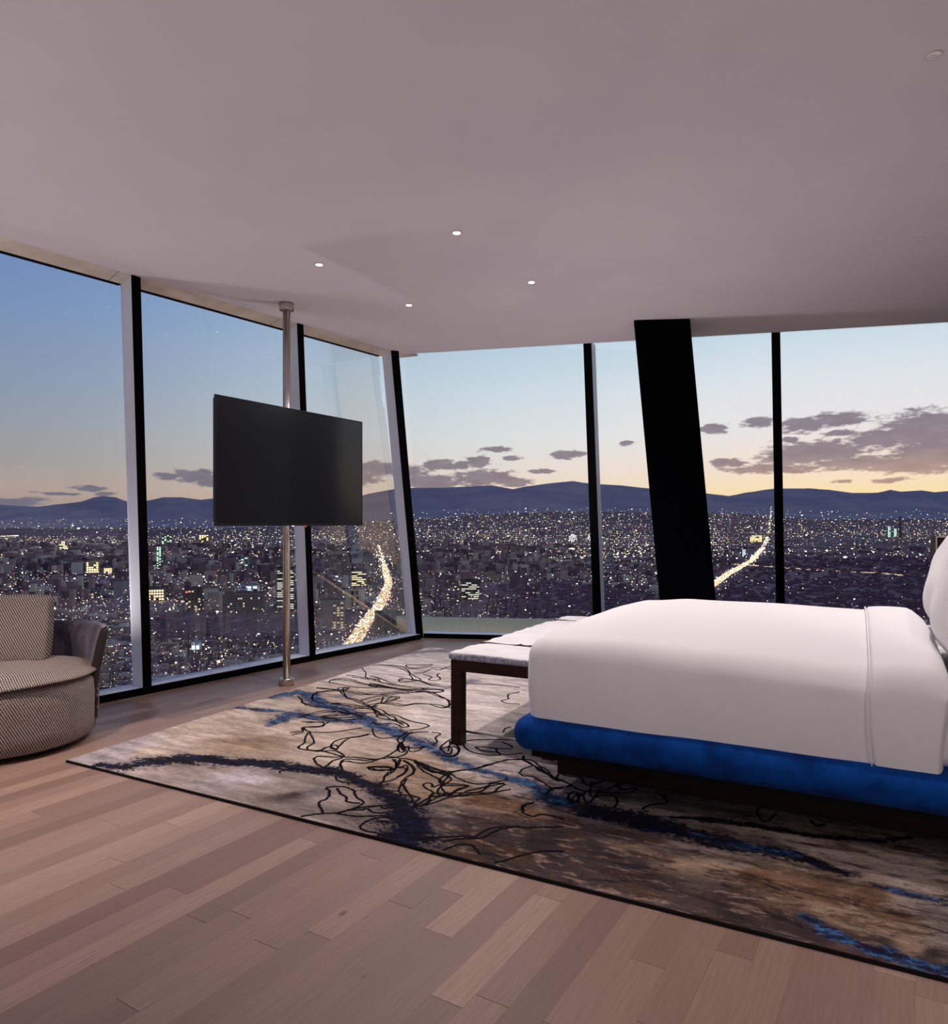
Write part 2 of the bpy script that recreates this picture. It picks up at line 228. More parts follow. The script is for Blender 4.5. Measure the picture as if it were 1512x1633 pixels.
def b_dwood(t, b):
    g = t.noise(t.vmath('MULTIPLY', objc(t), (6, 6, 60)), 1.2, 5, .6, .5)
    t.put(b.inputs['Base Color'], t.mix(t.smooth(g,.3,.7), (.012,.004,.003), (.040,.011,.007)))
M_dwood = mat('dark_stained_wood', build=b_dwood, rough=.5, spec=.22)
M_velvet_blue = mat('blue_velvet', build=lambda t, b: (t.put(b.inputs['Base Color'], t.mix(t.smooth(t.noise(objc(t), 9, 5, .6), .3, .7), (.0008,.024,.14), (.002,.058,.30))), bump(t, b, t.noise(objc(t), 400, 2), .001, .3)), rough=.85, sheen=.03, spec=.08)
M_cotton = mat('white_cotton', build=lambda t, b: (t.put(b.inputs['Base Color'], t.mix(t.noise(objc(t), 3, 3), (.78,.775,.79), (.82,.815,.825))), bump(t, b, t.noise(t.vmath('MULTIPLY', objc(t), (1,1,.5)), 7, 4, .5), .004, .25)), rough=.75, sheen=.15, spec=.25)
M_pillow = mat('pillow_cotton', (.83,.81,.82), .8, sheen=.15, spec=.2, build=lambda t, b: bump(t, b, t.noise(objc(t), 5, 4, .5), .006, .25))
M_bench = mat('bench_linen', build=lambda t, b: (t.put(b.inputs['Base Color'], t.mix(t.smooth(t.noise(objc(t), 7, 3), .35,.65), (.60,.60,.64), (.66,.66,.69))), bump(t, b, t.noise(t.vmath('MULTIPLY', objc(t), (30,6,30)), 1, 3), .003, .4)), rough=.85)
M_benchside = mat('bench_crinkled_side', build=lambda t, b: (t.put(b.inputs['Base Color'], t.mix(t.smooth(t.noise(t.vmath('MULTIPLY', objc(t), (60,60,30)), 1.2, 3, .6, 1.), .4,.6), (.20,.22,.30), (.44,.46,.54))), bump(t, b, t.noise(objc(t), 70, 3), .004, .6)), rough=.7)
M_strap = mat('dark_cord', (.03,.025,.025), .7)
M_screen = mat('tv_glass', (.010,.011,.013), .12, spec=.5)
M_bezel = mat('tv_bezel', (.006,.006,.007), .35)
M_red = mat('standby_led', (.5,0,0), .4, emit=(1,.05,.03), estr=6)
M_lens = mat('downlight_lens', (.9,.8,.8), .4, emit=(1,.86,.84), estr=9)
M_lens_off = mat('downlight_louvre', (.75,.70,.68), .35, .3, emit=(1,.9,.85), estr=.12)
M_ring = mat('downlight_ring', (.62,.56,.57), .5)

def b_tweed(lo, hi, rows=.0075, cols=.0125):
    def f(t, b):
        uv = t.add('ShaderNodeUVMap'); uv.uv_map = 'UVMap'
        s = t.add('ShaderNodeSeparateXYZ'); t.l.new(uv.outputs[0], s.inputs[0])
        vr = t.math('DIVIDE', s.outputs[1], rows); fl = t.math('FLOOR', vr)
        ur = t.math('ADD', t.math('DIVIDE', s.outputs[0], cols), t.math('MULTIPLY', fl, .31))
        a = t.math('SINE', t.math('MULTIPLY', t.math('FRACT', vr), 3.14159))
        c = t.math('SINE', t.math('MULTIPLY', t.math('FRACT', ur), 3.14159))
        h = t.math('MULTIPLY', a, c)
        n = t.noise(objc(t), 260, 3, .7)
        k = t.math('ADD', h, t.math('MULTIPLY', t.math('SUBTRACT', n, .5), .8))
        t.put(b.inputs['Base Color'], t.mix(t.smooth(k, .30, .72), lo, hi))
        bump(t, b, h, .003, .7)
    return f
M_tweed = mat('chair_tweed', build=b_tweed((.028,.021,.026), (.60,.50,.45)), rough=.9, spec=.1)
M_tweed_arm = mat('chair_tweed_boucle', build=b_tweed((.04,.03,.035), (.48,.39,.35), .011, .011), rough=.9, spec=.1)
M_velvet_purple = mat('purple_velvet', build=lambda t, b: t.put(b.inputs['Base Color'], t.mix(t.smooth(t.noise(t.vmath('MULTIPLY', objc(t), (1,1,.5)), 9, 5, .65, .6), .38, .66), (.035,.022,.04), (.17,.125,.17))), rough=.75, sheen=.5)

def b_glass(t, b):
    t.n.remove(b); out = t.n['Material Output']
    fr = t.add('ShaderNodeFresnel'); fr.inputs[0].default_value = 1.45
    tr = t.add('ShaderNodeBsdfTransparent'); tr.inputs[0].default_value = (.985,.99,.99,1)
    gl = t.add('ShaderNodeBsdfGlossy'); gl.inputs['Roughness'].default_value = .0
    mx = t.add('ShaderNodeMixShader'); t.l.new(t.math('MULTIPLY', fr.outputs[0], .32), mx.inputs[0])
    t.l.new(tr.outputs[0], mx.inputs[1]); t.l.new(gl.outputs[0], mx.inputs[2])
    # rain-streaked dust, denser towards the sill
    p = pos(t); s = t.add('ShaderNodeSeparateXYZ'); t.l.new(p, s.inputs[0])
    low = t.smooth(s.outputs[2], 1.0, .05)
    st = t.noise(t.vmath('MULTIPLY', p, (42, 42, .55)), 1.0, 5, .75)
    pat = t.noise(t.vmath('MULTIPLY', p, (1.3, 1.3, .8)), 1.0, 3)
    d = t.math('MULTIPLY', t.smooth(st, .42, .75), t.math('ADD', .008, t.math('MULTIPLY', low, t.smooth(pat, .25, .7, .08, .36))))
    df = t.add('ShaderNodeBsdfDiffuse'); df.inputs[0].default_value = (.75,.72,.68,1)
    m2 = t.add('ShaderNodeMixShader'); t.l.new(d, m2.inputs[0]); t.l.new(mx.outputs[0], m2.inputs[1]); t.l.new(df.outputs[0], m2.inputs[2])
    t.l.new(m2.outputs[0], out.inputs[0])
M_glass = mat('window_glass', build=b_glass)

# ------------------------------------------------------------------ mesh helpers
def tag(o, label=None, cat=None, group=None, kind=None):
    if label: o['label'] = label
    if cat: o['category'] = cat
    if group: o['group'] = group
    if kind: o['kind'] = kind
    return o
def empty(name, loc=(0,0,0), rz=0.):
    o = bpy.data.objects.new(name, None); COL.objects.link(o)
    o.location = loc; o.rotation_euler = (0,0,rz); o.empty_display_size = .1
    return o
def link(name, me, parent=None):
    o = bpy.data.objects.new(name, me); COL.objects.link(o)
    if parent: o.parent = parent
    return o
def mk(name, V, Fc, m, parent=None, smooth=False, uv=None):
    me = bpy.data.meshes.new(name); me.from_pydata([tuple(v) for v in V], [], [tuple(f) for f in Fc])
    for q in (m if isinstance(m, (list, tuple)) else [m]): me.materials.append(q)
    if uv is not None:
        l = me.uv_layers.new(name='UVMap')
        for lp in me.loops: l.data[lp.index].uv = uv[lp.vertex_index]
    if smooth: me.polygons.foreach_set('use_smooth', [True]*len(me.polygons))
    me.update()
    return link(name, me, parent)
def bx(lo, hi):
    x0,y0,z0 = lo; x1,y1,z1 = hi
    V = [(x0,y0,z0),(x1,y0,z0),(x1,y1,z0),(x0,y1,z0),(x0,y0,z1),(x1,y0,z1),(x1,y1,z1),(x0,y1,z1)]
    return V, [(0,3,2,1),(4,5,6,7),(0,1,5,4),(1,2,6,5),(2,3,7,6),(3,0,4,7)]
def box(name, lo, hi, m, parent=None, bev=0.):
    V, Fc = bx(lo, hi)
    if not bev: return mk(name, V, Fc, m, parent)
    bm = bmesh.new(); vs = [bm.verts.new(v) for v in V]
    for f in Fc: bm.faces.new([vs[i] for i in f])
    bmesh.ops.bevel(bm, geom=bm.edges[:], offset=bev, segments=2, affect='EDGES', profile=.5)
    me = bpy.data.meshes.new(name); bm.to_mesh(me); bm.free(); me.materials.append(m)
    return link(name, me, parent)
def prism(name, bot, top, m, parent=None):
    """bot and top: matching rings of 3D points"""
    n = len(bot); V = list(bot) + list(top)
    Fc = [tuple(reversed(range(n))), tuple(range(n, 2*n))] + [(i, (i+1) % n, n+(i+1) % n, n+i) for i in range(n)]
    me = bpy.data.meshes.new(name); me.from_pydata([tuple(v) for v in V], [], Fc); me.materials.append(m)
    bm = bmesh.new(); bm.from_mesh(me); bmesh.ops.recalc_face_normals(bm, faces=bm.faces[:]); bm.to_mesh(me); bm.free()
    return link(name, me, parent)
def lathe(name, prof, m, parent=None, n=32, smooth=True, loc=None):
    V = []; Fc = []
    for r, z in prof:
        for i in range(n): a = 2*math.pi*i/n; V.append((r*math.cos(a), r*math.sin(a), z))
    k = len(prof)
    for j in range(k-1):
        for i in range(n): Fc.append((j*n+i, j*n+(i+1) % n, (j+1)*n+(i+1) % n, (j+1)*n+i))
    Fc.append(tuple(reversed(range(n)))); Fc.append(tuple(range((k-1)*n, k*n)))
    o = mk(name, V, Fc, m, parent, smooth)
    if smooth:
        for f in o.data.polygons[-2:]: f.use_smooth = False
    if loc: o.location = loc
    return o
def rbox(name, lo, hi, r, n, m, parent=None, fn=None, open_bottom=False):
    """box with round edges, dense enough to be shaped by fn(x,y,z)"""
    def axis(a, b, k):
        e = [a + r*i/5 for i in range(5)]
        return np.array(e + list(np.linspace(a+r, b-r, k)) + [b - r*(4-i)/5 for i in range(5)])
    A = [axis(lo[i], hi[i], n[i]) for i in range(3)]
    idx = {}; V = []; Fc = []
    def vid(i, j, k):
        key = (i, j, k)
        if key not in idx:
            p = np.array([A[0][i], A[1][j], A[2][k]])
            c = np.minimum(np.maximum(p, np.array(lo)+r), np.array(hi)-r); d = p-c; L = np.linalg.norm(d)
            if L > 0: p = c + d*(r/L)*(1 if L > 0 else 0) if True else p
            V.append(fn(*p) if fn else tuple(p)); idx[key] = len(V)-1
        return idx[key]
    L = [len(a)-1 for a in A]
    for k, rev in ((0, True), (L[2], False)):
        if open_bottom and k == 0: continue
        for i in range(L[0]):
            for j in range(L[1]):
                f = [vid(i,j,k), vid(i+1,j,k), vid(i+1,j+1,k), vid(i,j+1,k)]; Fc.append(f[::-1] if rev else f)
    for j, rev in ((0, False), (L[1], True)):
        for i in range(L[0]):
            for k in range(L[2]):
                f = [vid(i,j,k), vid(i+1,j,k), vid(i+1,j,k+1), vid(i,j,k+1)]; Fc.append(f[::-1] if rev else f)
    for i, rev in ((0, True), (L[0], False)):
        for j in range(L[1]):
            for k in range(L[2]):
                f = [vid(i,j,k), vid(i,j+1,k), vid(i,j+1,k+1), vid(i,j,k+1)]; Fc.append(f[::-1] if rev else f)
    return mk(name, V, Fc, m, parent, True)
def tube(name, pts, r, m, parent=None, n=8):
    V = []; Fc = []; P = [Vector(p) for p in pts]
    for i, p in enumerate(P):
        d = (P[min(i+1, len(P)-1)] - P[max(i-1, 0)]).normalized()
        a = d.cross(Vector((0,0,1)));
        if a.length < .01: a = Vector((1,0,0))
        a.normalize(); b = d.cross(a)
        rr = r[i] if isinstance(r, (list, tuple)) else r
        for k in range(n): t = 2*math.pi*k/n; V.append(p + (a*math.cos(t) + b*math.sin(t))*rr)
    for j in range(len(P)-1):
        for k in range(n): Fc.append((j*n+k, j*n+(k+1) % n, (j+1)*n+(k+1) % n, (j+1)*n+k))
    Fc.append(tuple(reversed(range(n)))); Fc.append(tuple(range((len(P)-1)*n, len(P)*n)))
    return mk(name, V, Fc, m, parent, True)

# ------------------------------------------------------------------ room shell
CEIL = 2.91
dL = Vector((.5825, .8129)); nL = Vector((-.8129, .5825)); PL = Vector((-.55, 7.71))
def L(s, off=0., z=0.): p = PL + dL*s + nL*off; return Vector((p.x, p.y, z))
ROOM = [(-.545, 7.75), (6.1, 6.55), (6.1, -2.7), (-3.6, -2.7), (-5.79, .39)]
CEILP = [(-.69, 7.135), (6.1, 5.50), (6.1, -2.7), (-3.6, -2.7), (-5.61, .26)]
def poly_slab(name, P, z0, z1, m, parent=None):
    return prism(name, [(x, y, z0) for x, y in P], [(x, y, z1) for x, y in P], m, parent)
ceiling = poly_slab('ceiling', CEILP, CEIL, CEIL+.25, M_ceil); tag(ceiling, kind='structure')
floor = poly_slab('floor', ROOM, -.12, -.015, M_subfloor); tag(floor, kind='structure')
def wall(name, a, b, t, z0=-.12, z1=CEIL+.25):
    a = Vector(a); b = Vector(b); d = (b-a).normalized(); n = Vector((-d.y, d.x))*t
    q = [a, b, b+n, a+n]
    return tag(prism(name, [(p.x, p.y, z0) for p in q], [(p.x, p.y, z1) for p in q], M_wall), kind='structure')
wall('wall_right', (6.1, -2.7), (6.1, 7.4), -.2)
wall('wall_back', (-3.8, -2.7), (6.3, -2.7), -.2)
wall('wall_left', (-5.98, .55), (-3.6, -2.7), -.2)

# planks: real boards, clipped to the room outline
def clip(poly, room):
    n = len(room); c = Vector((sum(p[0] for p in room)/n, sum(p[1] for p in room)/n))
    for i in range(n):
        a = Vector(room[i]); b = Vector(room[(i+1) % n]); e = b-a; nn = Vector((-e.y, e.x))
        if nn.dot(c-a) < 0: nn = -nn
        out = []
        for j in range(len(poly)):
            p = poly[j]; q = poly[(j+1) % len(poly)]; dp = nn.dot(p-a); dq = nn.dot(q-a)
            if dp >= 0: out.append(p)
            if dp*dq < 0: out.append(p + (q-p)*(dp/(dp-dq)))
        poly = out
        if len(poly) < 3: return []
    return poly
pd = Vector((.522, .853)); pn = Vector((.853, -.522)); PW = .0975
planks = []
for r in range(-75, 75):
    s = -9 + random.random()*1.2
    while s < 11:
        ln = random.choice((.55, .75, .9, 1.1, 1.3, 1.5)) + random.random()*.1
        q = [pd*a + pn*b for a, b in ((s, r*PW), (s+ln, r*PW), (s+ln, (r+1)*PW), (s, (r+1)*PW))]
        c = clip(q, ROOM)
        if len(c) >= 3:
            ctr = sum(c, Vector((0,0)))/len(c); planks.append((c, ctr))
        s += ln
def plank_geo(c):
    ctr = sum(c, Vector((0,0)))/len(c)
    def ins(p, g): d = ctr-p; return p + Vector((math.copysign(min(g, abs(d.x)), d.x), math.copysign(min(g, abs(d.y)), d.y)))
    n = len(c); g = .00035
    V = [(*ins(p, g), -.015) for p in c] + [(*ins(p, g), -.0008) for p in c] + [(*ins(p, .0011), 0) for p in c]
    Fc = [tuple(range(2*n, 3*n))]
    for k in (0, 1):
        for i in range(n): Fc.append((k*n+i, k*n+(i+1) % n, (k+1)*n+(i+1) % n, (k+1)*n+i))
    a = sum(c[i].x*c[(i+1) % n].y - c[(i+1) % n].x*c[i].y for i in range(n))
    if a < 0: Fc = [tuple(reversed(f)) for f in Fc]
    return V, Fc
def tones(me, cols):
    ca = me.color_attributes.new('tone', 'FLOAT_COLOR', 'POINT'); ca.data.foreach_set('color', np.array(cols, dtype=np.float32).ravel())
def shown(c):   # boards within the view, in front of the camera
    x, y = c; return y > 1.3 and abs(x) < .70*y+.15
CH0 = (-2.63, 4.03)
def covered(c):
    x, y = c[0]+2.092, c[1]-3.706; a = .883*x-.469*y; b = .469*x+.883*y
    return -.02 < a and 0.02 < b < 3.75
order = sorted(range(len(planks)), key=lambda i: (not shown(planks[i][1]) or covered(planks[i][1]), planks[i][1].length))
bulkV = []; bulkF = []; bulkC = []
for rank, i in enumerate(order):
    V, Fc = plank_geo(planks[i][0]); col = (min(1, max(0, random.gauss(.5, .24))), random.random(), random.random(), 1)
    if rank < 298:
        o = mk('plank', V, Fc, M_wood, floor); tones(o.data, [col]*len(V))
    else:
        b0 = len(bulkV); bulkV += V; bulkF += [tuple(b0+k for k in f) for f in Fc]; bulkC += [col]*len(V)
o = mk('far_planks', bulkV, bulkF, M_wood, floor); tones(o.data, bulkC); o['kind'] = 'stuff'

# ------------------------------------------------------------------ window walls
SILL = .052
def mullion(idx, b0, b1, t0, t1, dep, light_m=None):
    """b0,b1 / t0,t1: room-side edge corners at floor and ceiling; dep: outward depth vector"""
    root = tag(empty('trim_%d' % idx, (0,0,0)), kind='structure')
    zb, zt = 0, CEIL+.02
    dep = Vector((*dep, 0))
    B0, B1 = Vector((*b0, zb)), Vector((*b1, zb)); T0, T1 = Vector((*t0, zt)), Vector((*t1, zt))
    cap = Vector(dep)*.07
    prism('cover_strip', [B0, B1, B1+cap, B0+cap], [T0, T1, T1+cap, T0+cap], M_black, root)
    i0 = (B1-B0)*.03; j0 = (T1-T0)*.03
    prism('mullion_post', [B0+cap+i0, B1+cap-i0, B1+dep-i0, B0+dep+i0], [T0+cap+j0, T1+cap-j0, T1+dep-j0, T0+dep+j0], M_alu, root)
    return root
def along(p, d, w): return (p[0]+d[0]*w, p[1]+d[1]*w)
Ls = [(-7.75, -7.77), (-6.18, -6.22), (-4.62, -4.72), (-3.06, -3.273), (-1.50, -1.84), (.037, -.693)]   # far edge of each post at floor / ceiling
LD = .15; LW = .062
for i, (sf, sc_) in enumerate(Ls[:-1]):
    b1 = L(sf); b0 = L(sf-LW); t1 = L(sc_, -.223); t0 = L(sc_-LW, -.223)
    mullion(i+1, b0.xy, b1.xy, t0.xy, t1.xy, nL*LD)
mullion(6, (-.613, 7.745), (-.5425, 7.76), (-.80, 6.975), (-.733, 7.0), nL*.13)
RD = Vector((.067, .15))
Rf = [(1.247, 7.49), (3.008, 7.165), (4.75, 6.84)]; Rc = [(1.019, 6.73), (2.616, 6.345), (4.2, 5.965)]
for i in range(3):
    f, c = Rf[i], Rc[i]
    mullion(7+i, f, (f[0]+.083, f[1]-.014), c, (c[0]+.071, c[1]-.017), RD)

def pane_win(idx, bl, br, tr, tl, out, zt):
    root = tag(empty('window_%d' % idx), kind='structure')
    th = Vector((*out, 0)).normalized()*.012
    q = [Vector((*bl, SILL)), Vector((*br, SILL)), Vector((*tr, zt)), Vector((*tl, zt))]
    prism('glass_pane', q, [p+th for p in q], M_glass, root)
    return root
def fr(root, name, quad, th, m):
    prism(name, quad, [p+th for p in quad], m, root)
# left wall: glass runs post to post
for i in range(5):
    (f0, c0), (f1, c1) = Ls[i], Ls[i+1]
    root = pane_win(i+1, L(f0-.0, LD-.03).xy, L(f1-LW*.9, LD-.03).xy, L(c1-LW*.9 + (0.0 if i < 4 else -.02), -.085).xy, L(c0, -.085).xy, nL, 2.868)
    a, b = f0, f1-LW
    # sill: grey ledge with black face towards the room
    prism('sill', [L(a,.012,SILL-.012), L(b,.012,SILL-.012), L(b,LD+.03,SILL-.012), L(a,LD+.03,SILL-.012)], [L(a,.012,SILL), L(b,.012,SILL), L(b,LD+.03,SILL), L(a,LD+.03,SILL)], M_alu, root)
    prism('skirting', [L(a,0,0), L(b,0,0), L(b,.02,0), L(a,.02,0)], [L(a,0,SILL), L(b,0,SILL), L(b,.012,SILL), L(a,.012,SILL)], M_black, root)
    prism('head_bar', [L(c0,-.085,2.868), L(c1-LW,-.085,2.868), L(c1-LW,-.05,2.868), L(c0,-.05,2.868)], [L(c0,-.085,2.876), L(c1-LW,-.085,2.876), L(c1-LW,-.05,2.876), L(c0,-.05,2.876)], M_black, root)
# right wall
out = RD
gb = [(-.545+.01, 7.90)] + [(f[0]+.04+RD.x*.9, f[1]+RD.y*.9) for f in Rf] + [(6.1, 6.72)]
gt = [(-.69, 7.15)] + [(c[0]+.035+.012, c[1]+.02) for c in Rc] + [(6.1, 5.53)]
fb = [(-.5425, 7.76)] + [(f[0], f[1]) for f in Rf] + [(6.1, 6.56)]
for i in range(4):
    root = pane_win(6+i, gb[i], gb[i+1], gt[i+1], gt[i], out, CEIL+.005)
    p, q = fb[i], fb[i+1]; w0 = 0 if i == 0 else .083
    P = Vector((p[0]+w0, p[1]-w0*.16, 0)); Q = Vector((q[0], q[1], 0)); o_ = Vector((.02, .19, 0)); k_ = Vector((.002, .012, 0)); up = Vector((0,0,SILL)); u2 = Vector((0,0,SILL-.012))
    prism('sill', [P+k_+u2, Q+k_+u2, Q+o_+u2, P+o_+u2], [P+k_+up, Q+k_+up, Q+o_+up, P+o_+up], M_alu, root)
    prism('skirting', [P, Q, Q+k_, P+k_], [P+up, Q+up, Q+k_+up, P+k_+up], M_black, root)
# sloping metal closure between ceiling and glass, in panels
cuts = [-7.75, -6.3, -5.1, -3.42, -2.08, -.60]
root = tag(empty('trim_10'), kind='structure')
for a, b in zip(cuts, cuts[1:]):
    a += .003; b -= .003
    if b > -.7: e0, e1 = L(-.60, -.223, CEIL), L(-.60, -.08, 2.872)
    else: e0, e1 = L(b, -.223, CEIL), L(b, -.08, 2.872)
    s0, s1 = L(a, -.223, CEIL), L(a, -.08, 2.872); up = Vector((0,0,.02))
    prism('closure_panel', [s0, e0, e1, s1], [s0+up, e0+up, e1+up, s1+up], M_soffit, root)
g = [L(-.597,-.223,CEIL), Vector((-.66,7.14,CEIL)), Vector((-.56,7.17,CEIL-.012)), L(-.597,-.08,2.872)]
prism('closure_panel', g, [p+Vector((0,0,.02)) for p in g], M_soffit, root)

# leaning black column in front of the right window wall
def colpts(x0, x1, y, z, dx=0): return [Vector((x0+dx, y, z)), Vector((x1+dx, y-.035, z)), Vector((x1+dx+.12, y+.42, z)), Vector((x0+dx+.12, y+.42, z))]
def lean(z): return (CEIL-z)*.0925
ring = lambda z: colpts(1.322, 1.778, 5.945, z, lean(z)-.0)
V = []; Fc = []; NZ = 8
for k in range(NZ+1):
    z = CEIL*(k/NZ)
    for p, d in zip(ring(z), ((1,1),(-1,1),(-1,-1),(1,-1))):
        for t in ((0,1),(.3,.3),(1,0)) if d[0]*d[1] > 0 else ((1,0),(.3,.3),(0,1)):
            V.append(p + Vector((d[0]*t[0]*.025, d[1]*t[1]*.025, 0)))
for k in range(NZ):
    for i in range(12): Fc.append((k*12+i, k*12+(i+1) % 12, (k+1)*12+(i+1) % 12, (k+1)*12+i))
Fc += [tuple(reversed(range(12))), tuple(range(NZ*12, NZ*12+12))]
tag(mk('leaning_column', V, Fc, mat('column_black', (.0010,.0009,.0022), .8, spec=.02)), 'thick black slanting column from the ceiling down behind the bed, in front of the windows', 'column')

# terrace strip outside the right glass
def b_ledge(t, b):
    n = t.noise(t.vmath('MULTIPLY', pos(t), (70, 70, 70)), 1, 3, .8)
    t.put(b.inputs['Base Color'], t.mix(t.smooth(n, .35, .65), (.95,.66,.28), (1.0,.84,.46)))
led = prism('terrace_ledge', [(-.52,8.0,-.1),(6.3,6.95,-.1),(6.5,8.3,-.1),(-1.0,9.32,-.1)], [(-.52,8.0,.04),(6.3,6.95,.04),(6.5,8.3,.04),(-1.0,9.32,.04)], mat('pale_gravel', build=b_ledge, rough=.9))
tag(led, kind='structure')

# ------------------------------------------------------------------ downlights
for i, (x, y, on, lab) in enumerate([(-.10, 4.17, 1, 'glowing round downlight nearest the camera of the four lit ones'), (-1.005, 4.68, 1, 'glowing round downlight in the ceiling, leftmost, above the television'),
        (.40, 5.02, 1, 'glowing round downlight just left of the black column'), (-.50, 5.54, 1, 'smallest glowing downlight in the ceiling, nearest the window corner'),
        (1.655, 2.595, 0, 'pale unlit downlight with a louvre near the top right of the ceiling'), (2.64, 4.27, 0, 'small dim downlight near the right edge of the ceiling above the pillows')]):
    root = tag(empty('downlight', (x, y, CEIL)), lab, 'downlight', 'ceiling downlights')
    lathe('trim_ring', [(.030,-.0005),(.030,-.003),(.024,-.004),(.022,-.001)], M_ring, root, 24)
    if on:
        lathe('lens', [(.021,-.0035),(.018,-.005),(.010,-.0062)], M_lens, root, 20)
        l = bpy.data.lights.new('downlight_lamp', 'SPOT'); l.energy = 80; l.color = (1,.86,.79); l.spot_size = 2.0; l.spot_blend = .7; l.shadow_soft_size = .03
        lo = bpy.data.objects.new('lamp', l); COL.objects.link(lo); lo.location = (0,0,-.02); lo.parent = root
    else:
        l = bpy.data.lights.new('downlight_lamp', 'SPOT'); l.energy = 75 if i == 4 else 125; l.color = (1,.87,.84); l.spot_size = 1.9; l.spot_blend = .9; l.shadow_soft_size = .03
        lo = bpy.data.objects.new('lamp', l); COL.objects.link(lo); lo.location = (0,0,-.02); lo.parent = root
        lathe('lens', [(.022,-.0015),(.020,-.0025),(.012,-.003)], M_lens_off, root, 20)
        for k in (-.009, 0, .009): box('louvre', (-.018, k-.001, -.006), (.018, k+.001, -.003), M_ring, root)

# ------------------------------------------------------------------ rug
BR = math.atan2(-.469, .883)
rug = tag(empty('area_rug', (-2.092, 3.706, 0), BR), 'large cream, brown and blue abstract rug with black scribbled lines under the bed', 'rug')
RA, RB, RH = 5.2, 3.80, .012
NA, NB = 470, 345
ga = np.linspace(0, 1, NA+1); gb_ = np.linspace(0, 1, NB+1)
A_, B_ = np.meshgrid(ga, gb_, indexing='ij')
Bm = B_*RB; Am = A_*(RA+.04*Bm) - .04*Bm
def vnoise(x, y, seed, oct=4):
    r = np.random.default_rng(seed); out = 0; amp = 1; tot = 0
    for o in range(oct):
        T = r.random((64, 64)); xi = np.floor(x).astype(int); yi = np.floor(y).astype(int); fx = x-xi; fy = y-yi
        fx = fx*fx*(3-2*fx); fy = fy*fy*(3-2*fy)
        v = (T[xi % 64, yi % 64]*(1-fx)*(1-fy)+T[(xi+1) % 64, yi % 64]*fx*(1-fy)+T[xi % 64, (yi+1) % 64]*(1-fx)*fy+T[(xi+1) % 64, (yi+1) % 64]*fx*fy)
        out = out+v*amp; tot += amp; amp *= .55; x = x*2.03+11.3; y = y*2.03+7.1
    return out/tot
wx = (vnoise(Am*2.2+5, Bm*3.5+5, 1)-.5); wy = (vnoise(Am*2.2+9, Bm*3.5+3, 2)-.5)
aw = Am + wx*.55; bw = Bm + wy*.30
num = np.zeros(Am.shape+(3,)); den = np.zeros(Am.shape)
for a, b, r, c in RUG_BLOBS:
    d2 = ((aw-a/1000)**2 + (bw-b/1000)**2)/(r*r*.55)
    wgt = 1/(d2**2+.02)*np.minimum(1, r/.2)**.3
    num += wgt[..., None]*np.array(lin(c)); den += wgt
base = num/den[..., None]
# streaky dye variation
st = vnoise(aw*4, bw*14, 3, 5); st2 = vnoise(aw*9+3, bw*20, 4, 4); pat = vnoise(aw*3, bw*5, 5, 3)
base = base**1.0*(.50+1.0*st)[..., None]; lum = base.mean(-1, keepdims=True); base = lum+(base-lum)*.72
def river(kind):
    f = np.full(Am.shape, -9.0)
    for k_, pts in RUG_RIVERS:
        if k_ != kind: continue
        for (x0, y0, w0), (x1, y1, w1) in zip(pts, pts[1:]):
            p = np.array([x0, y0])/1000; q = np.array([x1, y1])/1000; e = q-p
            t = np.clip(((Am-p[0])*e[0]+(Bm-p[1])*e[1])/(e@e), 0, 1)
            d = np.hypot(Am-p[0]-t*e[0], Bm-p[1]-t*e[1]); w_ = (w0+(w1-w0)*t)/1000
            f = np.maximum(f, 1-d/w_)
    return np.clip(f, -3, 1)
F3 = np.stack([river('navy'), river('blue'), river('grey')], -1)
MOT = np.clip(.22+.95*np.clip((Am-1.5)/.8, 0, 1)*np.clip((1.25-Bm)/.5, 0, 1), 0, 1)
base = np.clip(base, 0, 1)
